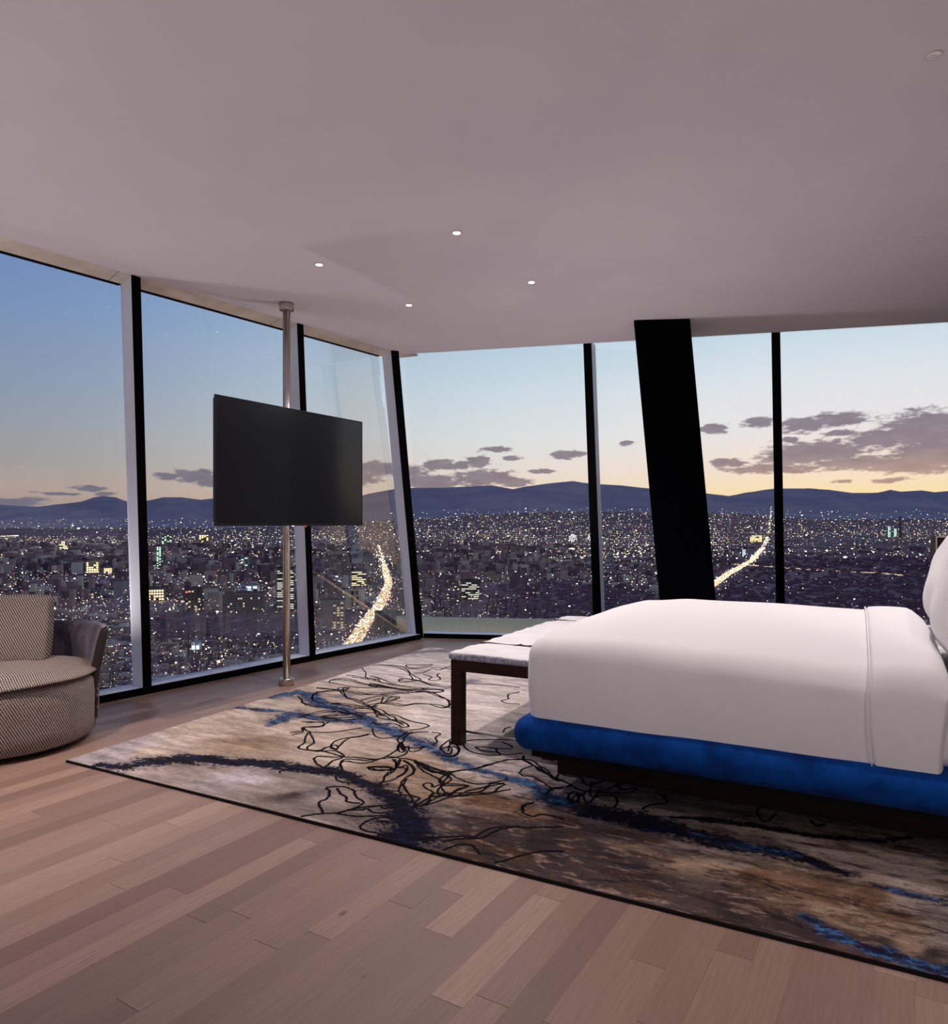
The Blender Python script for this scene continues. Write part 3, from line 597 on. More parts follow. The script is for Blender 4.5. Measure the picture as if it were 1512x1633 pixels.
def b_rug(t, b):
    c = attr(t, 'dye'); o = objc(t)
    F = t.add('ShaderNodeSeparateColor'); t.l.new(attr(t, 'veins'), F.inputs[0]); mot = attr(t, 'mottle', 'Fac')
    def nz(sx, sy, det=5, rough=.62, off=0, dist=0.): return t.noise(t.vmath('ADD', t.vmath('MULTIPLY', o, (sx, sy, 1)), (off, off*.7, 0)), 1.0, det, rough, dist)
    # dye streaks and mottling
    c = t.mix(t.math('MULTIPLY', t.smooth(nz(5, 17, 6, .7, 3, .6), .50, .60), t.math('MULTIPLY', mot, .75)), c, lin((82,58,46)))
    c = t.mix(t.math('MULTIPLY', t.smooth(nz(6, 15, 6, .72, 21, .8), .52, .62), t.math('MULTIPLY', mot, .8)), c, lin((44,36,42)))
    c = t.mix(t.math('MULTIPLY', t.smooth(nz(9, 24, 6, .7, 40, .5), .53, .66), t.math('MULTIPLY', mot, .55)), c, lin((176,150,132)))
    st_ = t.smooth(nz(4, 22, 6, .7, 60), .3, .7, .74, 1.22)
    c = t.vmath('MULTIPLY', c, t.add('ShaderNodeCombineXYZ', i_X=st_, i_Y=st_, i_Z=st_).outputs[0])
    e1 = t.math('MULTIPLY', t.math('SUBTRACT', nz(9, 13, 5, .68, 80, .5), .5), 4.2)
    e2 = t.math('MULTIPLY', t.math('SUBTRACT', nz(48, 80, 4, .7, 90), .5), 2.8)
    e = t.math('ADD', e1, e2)
    tn = t.smooth(nz(12, 26, 5, .7, 110, .4), .44, .57)
    tn2 = t.smooth(nz(30, 60, 4, .7, 130), .36, .66)
    for ch, ca_, cb_, op, lo, hi in ((2, lin((120,114,132)), lin((84,86,118)), .72, .0, .6), (0, (.0030,.0024,.005), (.005,.014,.066), .96, -.1, .16), (1, (.007,.012,.045), (.055,.170,.40), .90, .0, .30)):
        f = F.outputs[ch]
        halo = t.smooth(t.math('ADD', f, t.math('MULTIPLY', e, .9)), -1.3, .2, 0, .42 if ch != 2 else .2)
        c = t.mix(halo, c, lin((74,60,64)))
        m_ = t.smooth(t.math('ADD', f, e), lo-.1, hi, 0, op)
        tint = tn if ch == 0 else t.math('MULTIPLY', t.math('MULTIPLY', tn, tn2), 1.25, clamp=True)
        if ch == 0: tint = t.math('MULTIPLY', tint, tn2)
        c = t.mix(m_, c, t.mix(tint, ca_, cb_))
    n = t.noise(o, 190, 3, .8); n2 = t.noise(o, 45, 4, .7)
    f = t.smooth(t.math('ADD', t.math('MULTIPLY', n, .9), t.math('MULTIPLY', n2, .7)), .45, 1.15, .66, 1.30)
    t.put(b.inputs['Base Color'], t.vmath('MULTIPLY', c, t.add('ShaderNodeCombineXYZ', i_X=f, i_Y=f, i_Z=f).outputs[0]))
    bump(t, b, t.math('ADD', n, t.noise(o, 520, 2)), .004, .6)
M_rug = mat('rug_wool', build=b_rug, rough=.95, spec=.05)
V = np.stack([Am, Bm, np.full(Am.shape, RH) + 0*Am], -1).reshape(-1, 3)
ii, jj = np.meshgrid(np.arange(NA), np.arange(NB), indexing='ij'); v0 = (ii*(NB+1)+jj).ravel()
Fq = np.stack([v0, v0+NB+1, v0+NB+2, v0+1], -1)
me = bpy.data.meshes.new('rug_pile'); me.vertices.add(len(V)); me.vertices.foreach_set('co', V.ravel().astype(np.float32))
me.loops.add(len(Fq)*4); me.loops.foreach_set('vertex_index', Fq.ravel().astype(np.int32)); me.polygons.add(len(Fq))
me.polygons.foreach_set('loop_start', np.arange(0, len(Fq)*4, 4, dtype=np.int32)); me.update(calc_edges=True)
ca = me.color_attributes.new('dye', 'FLOAT_COLOR', 'POINT')
ca.data.foreach_set('color', np.concatenate([base, np.ones(base.shape[:2]+(1,))], -1).reshape(-1).astype(np.float32))
ca = me.color_attributes.new('veins', 'FLOAT_COLOR', 'POINT')
ca.data.foreach_set('color', np.concatenate([F3, np.ones(F3.shape[:2]+(1,))], -1).reshape(-1).astype(np.float32))
fa = me.attributes.new('mottle', 'FLOAT', 'POINT'); fa.data.foreach_set('value', MOT.reshape(-1).astype(np.float32))
me.materials.append(M_rug); link('rug_pile', me, rug)
M_edge = mat('rug_edge', (.012,.009,.010), .95, spec=.05)
prism('rug_backing', [(-.004,-.006,0),(RA+.005,-.006,0),(RA+.005,RB+.005,0),(-.04*RB-.004,RB+.005,0)], [(-.002,-.004,RH-.0015),(RA+.002,-.004,RH-.0015),(RA+.002,RB+.002,RH-.0015),(-.04*RB-.002,RB+.002,RH-.0015)], M_edge, rug)
# tufted black lines
def catmull(P, n=6):
    out = []; Q = [P[0]]+P+[P[-1]]
    for i in range(1, len(Q)-2):
        p0, p1, p2, p3 = [Vector(q) for q in Q[i-1:i+3]]
        for k in range(n):
            t = k/n; out.append(.5*((2*p1)+(-p0+p2)*t+(2*p0-5*p1+4*p2-p3)*t*t+(-p0+3*p1-3*p2+p3)*t**3))
    out.append(Vector(P[-1])); return out
V = []; Fc = []
extra = []
for ln in RUG_LINES:      # a looser second strand beside the longer lines
    if len(ln) > 6 and random.random() < .55:
        a_, b_ = random.uniform(0, 6), random.uniform(0, 6); s_ = random.uniform(.02, .05)*1000
        extra.append([(x+s_*math.sin(i*.9+a_)+s_*.5, y+s_*math.sin(i*.7+b_)) for i, (x, y) in enumerate(ln)])
for ln in RUG_LINES + extra:
    pts = [(a/1000, b/1000) for a, b in ln if -.04*b/1000+.006 < a/1000 < RA and .004 < b/1000 < RB-.01]
    if len(pts) < 2: continue
    P = catmull(pts); b0 = len(V); wd = random.uniform(.0055, .0068)
    for i, p in enumerate(P):
        p = p + Vector((random.gauss(0, .0016), random.gauss(0, .0016)))
        d = P[min(i+1, len(P)-1)]-P[max(i-1, 0)]; d = d.normalized() if d.length > 1e-6 else Vector((1, 0)); n = Vector((-d.y, d.x))*wd*random.uniform(.8, 1.2)
        V += [(p.x+n.x, p.y+n.y, RH), (p.x+n.x*.6, p.y+n.y*.6, RH+.0022), (p.x-n.x*.6, p.y-n.y*.6, RH+.0022), (p.x-n.x, p.y-n.y, RH)]
    for i in range(len(P)-1):
        for k in range(3): a = b0+i*4+k; Fc.append((a, a+4, a+5, a+1))
tag(mk('tufted_lines', V, Fc, mat('black_yarn', (.008,.006,.009), .95, spec=.05), rug), kind='stuff')

# ------------------------------------------------------------------ bed
BO = Vector((.236, 3.196, 0))
def bed_world(t, w_, z=0): return Vector((BO.x+.883*t+.469*w_, BO.y-.469*t+.883*w_, z))
bed = tag(empty('bed', BO, BR), 'low platform bed base with rolled royal blue velvet edge on a dark wood plinth', 'bed')
rbox('bed_frame', (-.062,-.060,.226), (2.2,2.0,.374), .070, (30,24,3), M_velvet_blue, bed,
     fn=lambda x, y, z: (x, y, z + .001*math.sin(x*9)*math.sin(y*7)))
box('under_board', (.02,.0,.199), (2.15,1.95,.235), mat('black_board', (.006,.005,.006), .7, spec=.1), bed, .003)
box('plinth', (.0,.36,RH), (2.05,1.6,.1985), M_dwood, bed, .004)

mattress = rbox('mattress', (.05,.04,.365), (2.14,1.91,.655), .06, (14,14,3), M_cotton)
mattress.location = BO; mattress.rotation_euler.z = BR
tag(mattress, 'thick mattress under a white fitted sheet, showing at the pillow end of the bed', 'mattress')

def smooth01(t): t = max(0., min(1., t)); return t*t*(3-2*t)
def wave(x, y, z): return .5*math.sin(3.1*x+1.3*y+.4)+.3*math.sin(5.2*x-2.7*y+2)+.2*math.sin(9*x+6*y+4*z)
def duvet_fn(x, y, z):
    k = smooth01((z-.40)/.3)
    cy = math.sin(math.pi*max(0, min(1, (y+.01)/1.97)))
    ty = smooth01(x/.42)
    dome = (.092*cy**.6*(.35+.65*ty) - .022*smooth01((x-.3)/1.2))*smooth01((z-.6)/.08)
    bul = .012*math.sin(math.pi*max(0, min(1, (z-.37)/.33)))
    sag = -.018*(1-k)
    yy = y + (-(bul)+.0 if y < .3 else (bul if y > 1.6 else 0))*smooth01(abs(y-.97)/.97*1.2-.2)
    xx = x + (-bul*.6 if x < .2 else 0)
    z2 = z + dome + .006*wave(x*1.2, y*1.5, z)*k
    yy += .005*wave(x*2.2, z*3, y)*(1 if y < .1 else 0)
    return (xx, yy, z2)
duvet = rbox('duvet', (-.006,-.006,.29), (1.42,1.965,.706), .072, (60,60,14), M_cotton, None, fn=duvet_fn, open_bottom=False)
duvet.location = BO; duvet.rotation_euler.z = BR
tag(duvet, 'smooth white duvet drawn tight over the bed down to the blue edge', 'duvet')
def fold_fn(x3, y, z):
    x = 1.330 + x3/3
    X, Y, Z = duvet_fn(min(x, 1.40), y, z)
    u = (x-1.330)/.225
    top = smooth01((z-.62)/.08)
    puff = .020*math.sin(math.pi*max(.0, min(1, u*.98+.02)))**.5
    X2 = x - .012*math.sin((z-.4)*9)*(1-u) + .03*smooth01((z-.40)/.32)*smooth01(u)
    Z2 = Z + puff*top - .03*smooth01((u-.75)/.25)*top
    Y2 = Y + (-.003 if y < .3 else .003)
    return (X2, Y2, Z2)
fold = rbox('folded_duvet_cuff', (0,-.013,.29), (.675,1.972,.712), .066, (12,60,16), M_cotton, duvet, fn=fold_fn)
ph_ = []
for k in range(40):
    if k < 16: y_, z_ = -.016, .365+(.635-.365)*k/15
    elif k < 22: a_ = math.pi/2*(k-16)/6; y_, z_ = -.016+.066*(1-math.cos(a_)), .646+.068*math.sin(a_)
    else: y_, z_ = .06+(1.88-.06)*(k-22)/17, .714
    ph_.append(fold_fn(.012, y_, z_))
tube('cuff_piping', ph_, .0032, M_pillow, duvet, 8)

def pillow(cx, cy, cz, Wd, Hd, T, tilt, label, rz=0., seed=1):
    N = 36; V = []; Fc = []; UVs = []
    rr = random.Random(seed); ph = [rr.random()*6 for _ in range(4)]
    def pt(u, v, s):
        f = max(0, (1-abs(u)**2.6)*(1-abs(v)**2.6))**.42
        x = Wd/2*u*(1-.05*v*v-.03*(1-abs(u))); y = Hd/2*v*(1-.06*u*u)
        wr = .010*math.sin(5*u+ph[0]+3*v)*f+.006*math.sin(9*v+ph[1]-4*u)*f
        return (s*(T/2*f)+wr*.6, x, y)
    for s in (1, -1):
        for i in range(N+1):
            for j in range(N+1):
                u = -math.cos(math.pi*i/N); v = -math.cos(math.pi*j/N)
                V.append(pt(u, v, s))
    K = (N+1)**2
    for h in (0, 1):
        for i in range(N):
            for j in range(N):
                a = h*K+i*(N+1)+j; f = (a, a+N+1, a+N+2, a+1); Fc.append(f if h == 0 else f[::-1])
    R = Matrix.Rotation(tilt, 3, 'Y') @ Matrix.Rotation(rz, 3, 'X')
    V = [R @ Vector(p) + Vector((cx, cy, cz)) for p in V]
    o = mk('pillow', V, Fc, M_pillow, None, True)
    bm = bmesh.new(); bm.from_mesh(o.data); bmesh.ops.remove_doubles(bm, verts=bm.verts[:], dist=.0008); bm.to_mesh(o.data); bm.free()
    o.location = BO; o.rotation_euler.z = BR
    return tag(o, label, 'pillow', 'white pillows propped at the head of the bed')
pillow(1.80, .50, .945, .94, .60, .43, math.radians(25), 'plump white pillow at the near side of the bed, cut by the photo edge', 0, 3)
pillow(1.84, 1.45, .950, .92, .62, .43, math.radians(22), 'plump white pillow standing behind the near one, at the window side', 0, 8)

# ------------------------------------------------------------------ bench at the foot of the bed
bench = tag(empty('bench', (-.128, 3.97, 0), BR), 'dark wooden bench with pale tied cushion at the foot of the bed', 'bench')
BWd, BLn = .60, 1.80; z0 = RH
for x in (0, BWd-.063):
    for y in (0, BLn-.063): box('leg', (x, y, z0), (x+.063, y+.063, .418), M_dwood, bench, .002)
box('end_rail', (0,0,.418), (BWd,.063,.478), M_dwood, bench, .002); box('end_rail', (0,BLn-.063,.418), (BWd,BLn,.478), M_dwood, bench, .002)
box('side_rail', (0,.064,.418), (.05,BLn-.064,.478), M_dwood, bench, .002); box('side_rail', (BWd-.05,.064,.418), (BWd,BLn-.064,.478), M_dwood, bench, .002)
box('seat_board', (.051,.064,.44), (BWd-.051,BLn-.064,.476), M_dwood, bench)
tube('stretcher', [(.06,.032,.085), (BWd-.06,.032,.085)], .006, M_steel, bench)
tube('stretcher', [(.06,BLn-.032,.085), (BWd-.06,BLn-.032,.085)], .006, M_steel, bench)
def cush_fn(x, y, z):
    e = min(x+.012, BWd+.012-x, y+.012, BLn+.012-y)
    top = 1 if z > .5 else 0
    dz = top*.008*smooth01(e/.06) + .0025*math.sin(y*38+x*9)*top
    pin = .003*math.sin(y*70+x*55)*(1-smooth01(e/.03))
    for yc in (.335, 1.49):
        dz -= top*.006*math.exp(-((y-yc)/.03)**2)
    return (x+pin*.6, y+pin*.6, z+dz)
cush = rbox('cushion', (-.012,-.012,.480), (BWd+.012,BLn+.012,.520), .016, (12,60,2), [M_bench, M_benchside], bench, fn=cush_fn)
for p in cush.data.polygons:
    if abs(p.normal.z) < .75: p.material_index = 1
for yc in (.335, 1.49):
    pts = [(x, yc+.006*math.sin(x*9), .5245 if 0 < x < BWd else .505) for x in np.linspace(-.016, BWd+.016, 16)]
    s = tube('tie', pts, [.0055+.002*math.sin(i) for i in range(16)], M_strap, bench, 6)
    kp = [(.24+.03*math.cos(a*1.7)+.012*a, yc+.02*math.sin(a*2.3), .524+.006*math.sin(a*3)) for a in np.linspace(0, 7, 34)]
    tube('knot', kp, .0045, M_strap, s, 6)

# ------------------------------------------------------------------ television on its floor-to-ceiling pole
pole = tag(empty('television_pole', (-1.43, 5.50, 0)), 'brushed steel pole from floor to ceiling carrying the television', 'pole')
lathe('tube', [(.028,0),(.028,CEIL)], M_steel, pole, 28)
lathe('floor_collar', [(.056,0),(.056,.050),(.054,.053),(.029,.053)], M_steel, pole, 36)
lathe('ceiling_collar', [(.029,CEIL-.055),(.054,CEIL-.055),(.056,CEIL-.052),(.056,CEIL)], M_steel, pole, 36)
box('clamp', (-.045,-.045,1.55), (.045,.045,1.70), M_bezel, pole, .006)
tl, tr_ = Vector((-1.632,4.545)), Vector((-.897,5.78)); mid_ = (tl+tr_)/2; e = (tr_-tl); TW = e.length
tv = tag(empty('television', (mid_.x, mid_.y, 1.213), math.atan2(e.y, e.x)), 'large black flat television mounted on the steel pole before the windows', 'television')
box('screen', (-TW/2+.009, -.0025, .013), (TW/2-.009, .003, .832-.009), M_screen, tv)
bz = .010
for lo, hi in (((-TW/2,-.004,0),(TW/2,.012,.014)), ((-TW/2,-.004,.822),(TW/2,.012,.832)), ((-TW/2,-.004,.0145),(-TW/2+bz,.012,.8215)), ((TW/2-bz,-.004,.0145),(TW/2,.012,.8215))):
    box('bezel', lo, hi, M_bezel, tv, .001)
box('back_housing', (-TW/2+.01,.0125,.02), (TW/2-.01,.035,.815), M_bezel, tv, .006)
box('back_box', (-.42,.0355,.08), (.42,.065,.55), M_bezel, tv, .012)
# arm from the housing to the pole
ang = math.atan2(e.y, e.x); pv = Vector((-1.43, 5.50))-mid_; lx = pv.x*math.cos(ang)+pv.y*math.sin(ang); ly = -pv.x*math.sin(ang)+pv.y*math.cos(ang)
box('mount_arm', (lx-.03, .0655, .37), (lx+.03, ly-.055, .44), M_bezel, tv, .004)
lathe('standby_light', [(.004,-.004),(.004,.0)], M_red, tv, 12, loc=(.08,-.004,-.002))

# ------------------------------------------------------------------ armchair
CHX, CHY = -2.63, 4.03
chair = tag(empty('armchair', (CHX, CHY, 0), math.radians(20)), 'round tub armchair in grey tweed with purple velvet inner arm, by the left window', 'armchair')
def rad(a, r):      # rounder towards the front, flattened behind
    s = math.sin(a); return r*(1-.13*max(0, s)**2)
def ringmesh(name, prof, m, parent, n=72, cap=True, a0=0, a1=2*math.pi, closed=True, uvr=.45):
    V = []; Fc = []; UV = []; L_ = 0; last = None; cnt = n if closed else n+1
    for (r, z) in prof:
        if last: L_ += math.hypot(r-last[0], z-last[1])
        last = (r, z)
        for i in range(cnt):
            a = a0+(a1-a0)*i/n; q = rad(a, r); V.append((q*math.cos(a), q*math.sin(a), z)); UV.append(((a-a0)*uvr, L_))
    for j in range(len(prof)-1):
        for i in range(n):
            i2 = (i+1) % cnt; Fc.append((j*cnt+i, j*cnt+i2, (j+1)*cnt+i2, (j+1)*cnt+i))
    if cap:
        Fc.append(tuple(reversed(range(cnt)))); Fc.append(tuple(range((len(prof)-1)*cnt, len(prof)*cnt)))
    return mk(name, V, Fc, m, parent, True, UV)
ringmesh('seat_base', [(.36,.030),(.440,.032),(.458,.05),(.461,.12),(.463,.25),(.458,.34),(.435,.372),(.30,.380)], M_tweed, chair)
ringmesh('swivel_plate', [(.30,0.0),(.30,.034)], M_bezel, chair)
# seat cushion: thin rim, domed top, planar weave
def disc(name, m, parent):
    V = []; Fc = []; UV = []; n = 72; K = [(0,.468),(.12,.466),(.22,.459),(.31,.447),(.38,.432),(.425,.416),(.462,.402),(.474,.392),(.462,.386),(.40,.388),(.2,.394),(0,.394)]
    for j, (r, z) in enumerate(K):
        for i in range(n):
            a = 2*math.pi*i/n; q = rad(a, r) if r else 0; zz = z + (.004*math.sin(5*a) if .3 < r else 0) - (.012*max(0, -math.sin(a)) if r > .4 else 0)
            V.append((q*math.cos(a), q*math.sin(a), zz)); UV.append((q*math.cos(a), q*math.sin(a)))
    for j in range(len(K)-1):
        for i in range(n): Fc.append((j*n+i, (j+1)*n+i, (j+1)*n+(i+1) % n, j*n+(i+1) % n))
    o = mk(name, V, Fc, m, parent, True, UV)
    bm = bmesh.new(); bm.from_mesh(o.data); bmesh.ops.remove_doubles(bm, verts=bm.verts[:], dist=1e-5); bm.to_mesh(o.data); bm.free()
    return o
disc('seat_cushion', M_tweed, chair)
# wrap-around arm and back shell: boucle outside, velvet inside
def shell():
    n = 60; a0, a1 = math.radians(-2), math.radians(182); Z = [.09,.13,.2,.3,.4,.48,.55,.60,.62]
    def ro(z): return .476+.052*smooth01((z-.25)/.4)**1.2 + (.0 if z > .12 else -.012)
    def th(z): return .048 if z < .55 else .048-.012*smooth01((z-.55)/.07)
    V = []; Fc = []; UV = []
    def row(fr, z):
        out = []
        for i in range(n+1):
            a = a0+(a1-a0)*i/n; q = rad(a, fr(z)); V.append((q*math.cos(a), q*math.sin(a), z)); UV.append(((a-a0)*.5, z)); out.append(len(V)-1)
        return out
    O = [row(ro, z) for z in Z]; top = row(lambda z: ro(.62)-.012, .628); Ir = [row(lambda z: ro(z)-th(z), z) for z in Z]
    def band(A, B, arr=Fc):
        for i in range(n): arr.append((A[i], A[i+1], B[i+1], B[i]))
    for A, B in zip(O, O[1:]): band(A, B)
    band(O[-1], top)
    for e_ in (0, -1):
        for k in range(len(Z)-1):
            f = (O[k][e_], O[k+1][e_], Ir[k+1][e_], Ir[k][e_]); Fc.append(f if e_ == 0 else f[::-1])
    band(Ir[0], O[0])
    mk('arm_shell', V, Fc, M_tweed_arm, chair, True, UV)
    F2 = []
    for A, B in zip(Ir, Ir[1:]): band(B, A, F2)
    band(top, Ir[-1], F2)
    mk('arm_lining', V, F2, M_velvet_purple, chair, True, UV)
    # piped front edges
    for e_ in (0, -1):
        tube('arm_edge', [Vector(V[O[k][e_]])*.5+Vector(V[Ir[k][e_]])*.5 for k in range(len(Z))], [.014,.022,.025,.025,.025,.025,.025,.021,.016], M_tweed_arm, chair, 12)
shell()
def bc_fn(x, y, z):
    u = (z-.44)/.37; w_ = 1-.05*u
    return (x*w_*(1+.05*math.sin(math.pi*u)), y + .17*u - .03*math.sin(math.pi*max(0, min(1, u)))*math.cos(x*3) , z + .010*math.cos(x*8) - .02*abs(x)*0)
bc = rbox('back_cushion', (-.265,-.06,.445), (.212,.13,.797), .026, (16,4,12), M_tweed, chair, fn=bc_fn)
l = bc.data.uv_layers.new(name='UVMap')
for lp in bc.data.loops: v = bc.data.vertices[lp.vertex_index].co; l.data[lp.index].uv = (v.x, v.z+v.y*.4)

# ------------------------------------------------------------------ dark panel beyond the pillows
cab = tag(empty('side_cabinet', (3.10, 4.84, 0), BR), 'dark brown cabinet with thin pale edge, just showing behind the pillow at the right edge', 'cabinet')
box('body', (.008,.0,0), (.60,.40,1.135), M_dwood, cab, .003)
M_pale = mat('pale_metal_edge', (.6,.5,.45), .4, .5)
box('edge_trim', (0,-.004,0), (.0075,.006,1.143), M_pale, cab); box('edge_trim', (.008,-.004,1.1355), (.60,.006,1.143), M_pale, cab)
box('side_panel', (0,.0065,0), (.0075,.40,1.143), M_dwood, cab)
box('door', (.012,-.012,.06), (.596,-.0045,1.12), M_dwood, cab, .002)

# ------------------------------------------------------------------ land: plain, foothills, ridge
GZ = -190 + EYE
RX = [a for a, b in RIDGE]; RY = [b for a, b in RIDGE]
def ridge(a):
    if a < RX[0]: return RY[0] + .004*math.sin((a-RX[0])*9)
    if a > RX[-1]: return RY[-1] + .004*math.sin((a-RX[-1])*9)
    return float(np.interp(a, RX, RY))
def hgt(a, D):
    """height of the land at depth D along bearing a = x/D"""
    k = smooth01((a+.35)/.5) * (1-.45*smooth01((a-.30)/.2))
    slopes = [(6000, 190/6000.), (9000, .020-.004*k), (13000, .010-.014*k), (18000, .004-.022*k), (22500, -.006-.022*k)]   # depression below eye level
    if D <= 6000: return GZ
    xs = [s[0] for s in slopes]; ys = [s[1] for s in slopes]
    if D <= 22500: dep = float(np.interp(D, xs, ys)); return EYE - dep*D
    r = ridge(a); t = (D-22500)/(30000-22500)
    dep0 = ys[-1]; cur = -dep0 + (r+dep0)*smooth01(min(1, t))
    n = .0022*math.sin(a*61+t*5)*math.sin(t*3.1)+.0016*math.sin(a*143+t*11)*math.sin(t*3.1)
    return EYE + (cur + n*(1 if t < 1 else 0))*D
Dl = [250, 500, 900, 1500, 2500, 4000, 6000, 7500, 9000, 11000, 13000, 15500, 18000, 20500, 22500, 23500, 24500, 25500, 26500, 27500, 28500, 29300, 30000, 33000]
Al = sorted(set([round(x, 4) for x in np.linspace(-3, 3, 61)] + [round(x, 4) for x in np.linspace(-.85, .85, 240)] + RX))
V = []; Fc = []
for D in Dl:
    for a in Al: V.append((a*D, D, hgt(a, D) - (600 if D > 30000 else 0)))
nA = len(Al)
def grid_faces(d0, d1):
    return [(j*nA+i, j*nA+i+1, (j+1)*nA+i+1, (j+1)*nA+i) for j in range(d0, d1) for i in range(nA-1)]
split = Dl.index(18000)
def b_ground(t, b):
    p = pos(t)
    s = t.add('ShaderNodeTexVoronoi'); s.inputs['Scale'].default_value = 1/60.; t.l.new(t.vmath('MULTIPLY', p, (1, .6, 0)), s.inputs['Vector'])
    n = t.noise(p, 1/700., 4, .6); n2 = t.noise(t.vmath('MULTIPLY', p, (1, .35, 0)), 1/45., 4, .8)
    c = t.mix(t.smooth(n, .40, .62), (.19,.080,.105), (.36,.19,.185))
    c = t.mix(t.smooth(n2, .50, .75, 0, .6), c, (.60,.37,.31))
    t.put(b.inputs['Base Color'], c)
M_ground = mat('city_ground', build=b_ground, rough=.9, spec=.05)
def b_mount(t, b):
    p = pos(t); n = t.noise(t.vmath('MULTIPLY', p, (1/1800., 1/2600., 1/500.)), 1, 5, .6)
    t.put(b.inputs['Base Color'], t.mix(t.smooth(n, .3, .7), (.42,.30,.35), (.58,.41,.40)))  # pale mauve albedo carries the distance haze; no haze volume is built
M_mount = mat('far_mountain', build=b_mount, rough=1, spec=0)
me_all = mk('plain', V, grid_faces(0, split), M_ground, None, True); me_all.name = 'ground'; tag(me_all, kind='structure')
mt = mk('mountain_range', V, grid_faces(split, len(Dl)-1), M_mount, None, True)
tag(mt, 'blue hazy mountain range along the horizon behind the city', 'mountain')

# ------------------------------------------------------------------ city
def ground_z(x, y): return hgt(x/y, y)
EM = {}
for nm, c, s_ in (('warm', (1,.72,.36), 3.2), ('white', (1,.95,.82), 4.0), ('dim', (1,.78,.5), .8), ('green', (.6,1,.72), 2.2), ('orange', (1,.42,.16), 2.4), ('red', (1,.10,.10), 2.6), ('blue', (.55,.75,1), 3.0), ('strip', (.95,.95,.78), 1.3), ('bright', (1,.93,.75), 12.)):
    m = mat('city_light_'+nm, (0,0,0), 1, emit=c, estr=s_, spec=0); m.cycles.emission_sampling = 'NONE'; EM[nm] = m
EK = list(EM)
class Cloud:
    def __init__(s): s.V = []; s.F = []; s.M = []
    def add(s, x, y, z, r, k, sx=1., sz=1.):
        b = len(s.V); s.V += [(x-r*sx,y,z),(x+r*sx,y,z),(x,y-r,z),(x,y+r,z),(x,y,z-r*sz),(x,y,z+r*sz)]
        s.F += [(b+2,b+1,b+5),(b+2,b+5,b),(b+2,b,b+4),(b+2,b+4,b+1),(b+3,b+5,b+1),(b+3,b,b+5)]
        s.M += [EK.index(k)]*6
    def build(s, name):
        o = mk(name, s.V, s.F, [EM[k] for k in EK]); o.data.polygons.foreach_set('material_index', s.M); return o
PX = 1/1150.
def pick(): 
    r = random.random()
    return 'dim' if r < .46 else 'warm' if r < .72 else 'white' if r < .90 else 'green' if r < .955 else 'orange' if r < .985 else 'blue' if r < .993 else 'red'
# dark parks and lakes: (bearing, depth-angle centre, radii) -> fewer lights
PARKS = [(.53,.075,.24,.058), (.10,.112,.17,.030), (-.34,.150,.14,.030), (-.62,.012,.3,.006), (.40,.115,.2,.02), (.62,.105,.2,.03)]
def density(a, q):      # q = depression angle below the horizon
    d = 1.0
    for ca_, cq, ra, rq in PARKS:
        t = ((a-ca_)/ra)**2+((q-cq)/rq)**2
        if t < 1: d = min(d, .05+.35*t)
    if q < .008: d *= .8
    return d
lc = Cloud(); cnt = 0
while cnt < 30000:
    a = random.uniform(-.80, .80)
    if random.random() < .40: q = random.uniform(-.022, .05)
    else: q = random.uniform(.01, .25)
    # walk out to the depth at which the land lies at this depression
    if q >= .0317: D = 190/q
    else:
        D = None
        for D_ in np.linspace(6000, 23500, 36):
            if (EYE-hgt(a, D_))/D_ <= q: D = D_; break
        if D is None: continue
        D *= random.uniform(.985, 1.015)
    if random.random() > density(a, q): continue
    if D > 18000 and random.random() < .55: continue
    x = a*D; z = ground_z(x, D) + (random.uniform(2, 24) if D < 6000 else 12)
    r = D*PX*random.choice((.30,.36,.42,.50,.62))*(1.0 if D > 3500 else .95)
    k = pick()
    if D > 5500:
        r *= .80
        if random.random() < .28: k = 'dim'
    if random.random() < (.045 if D < 5500 else .015): k = 'bright'; r *= random.uniform(1.0, 2.1)
    lc.add(x, D, z, r, k, random.choice((1,1,1.8,2.6)), random.choice((1,1,.8)))
    cnt += 1
# streets: rows of lamps and head lights, laid along measured routes
def street(pts, n, wid, kinds, size, jz=4):
    for i in range(n):
        t = random.random()*(len(pts)-1); j = int(t); f = t-j
        f = f if abs(pts[j+1][1]-pts[j][1]) < 1500 else f**1.0
        (x0,y0),(x1,y1) = pts[j], pts[j+1]
        qy = 1/((1-f)/y0+f/y1); g = (qy-y0)/(y1-y0) if abs(y1-y0) > 1 else f
        x = x0+(x1-x0)*g; y = qy
        w_ = random.gauss(0, wid)
        lc.add(x+w_, y, ground_z(x, y)+random.uniform(0, jz), y*PX*size*random.uniform(.6, 1.3), random.choice(kinds), 1, random.choice((1,1.5)))
AV = dict(AVENUES)
street(AV['boulevard'], 520, 9, ['warm','white','white','bright','dim'], .62)
street(AV['redlane'], 70, 9, ['red','orange','red','dim'], .6)
street(AV['highway'], 520, 14, ['warm','white','warm','bright','dim'], .58)
street(AV['ring'], 170, 12, ['dim','warm','dim','white'], .42)
street(AV['ring2'], 60, 12, ['dim','warm'], .4)
street(AV['strip'], 150, 60, ['warm','white','bright','red','dim'], .62)
street(AV['strip2'], 40, 14, ['warm','bright','white'], .7)
street(AV['yel'], 40, 20, ['warm','dim'], .5)
street(AV['far1'], 40, 50, ['warm','white'], .6)
for _ in range(26):     # other short avenues
    a = random.uniform(-.66, .2); D = random.uniform(1300, 5200); dx = random.uniform(-.5, .5)*D*.5; dy = random.uniform(.1, .6)*D
    street([(a*D, D), (a*D+dx, D+dy)], random.randint(14, 40), 12, ['warm','white','dim','warm','orange'], .5)
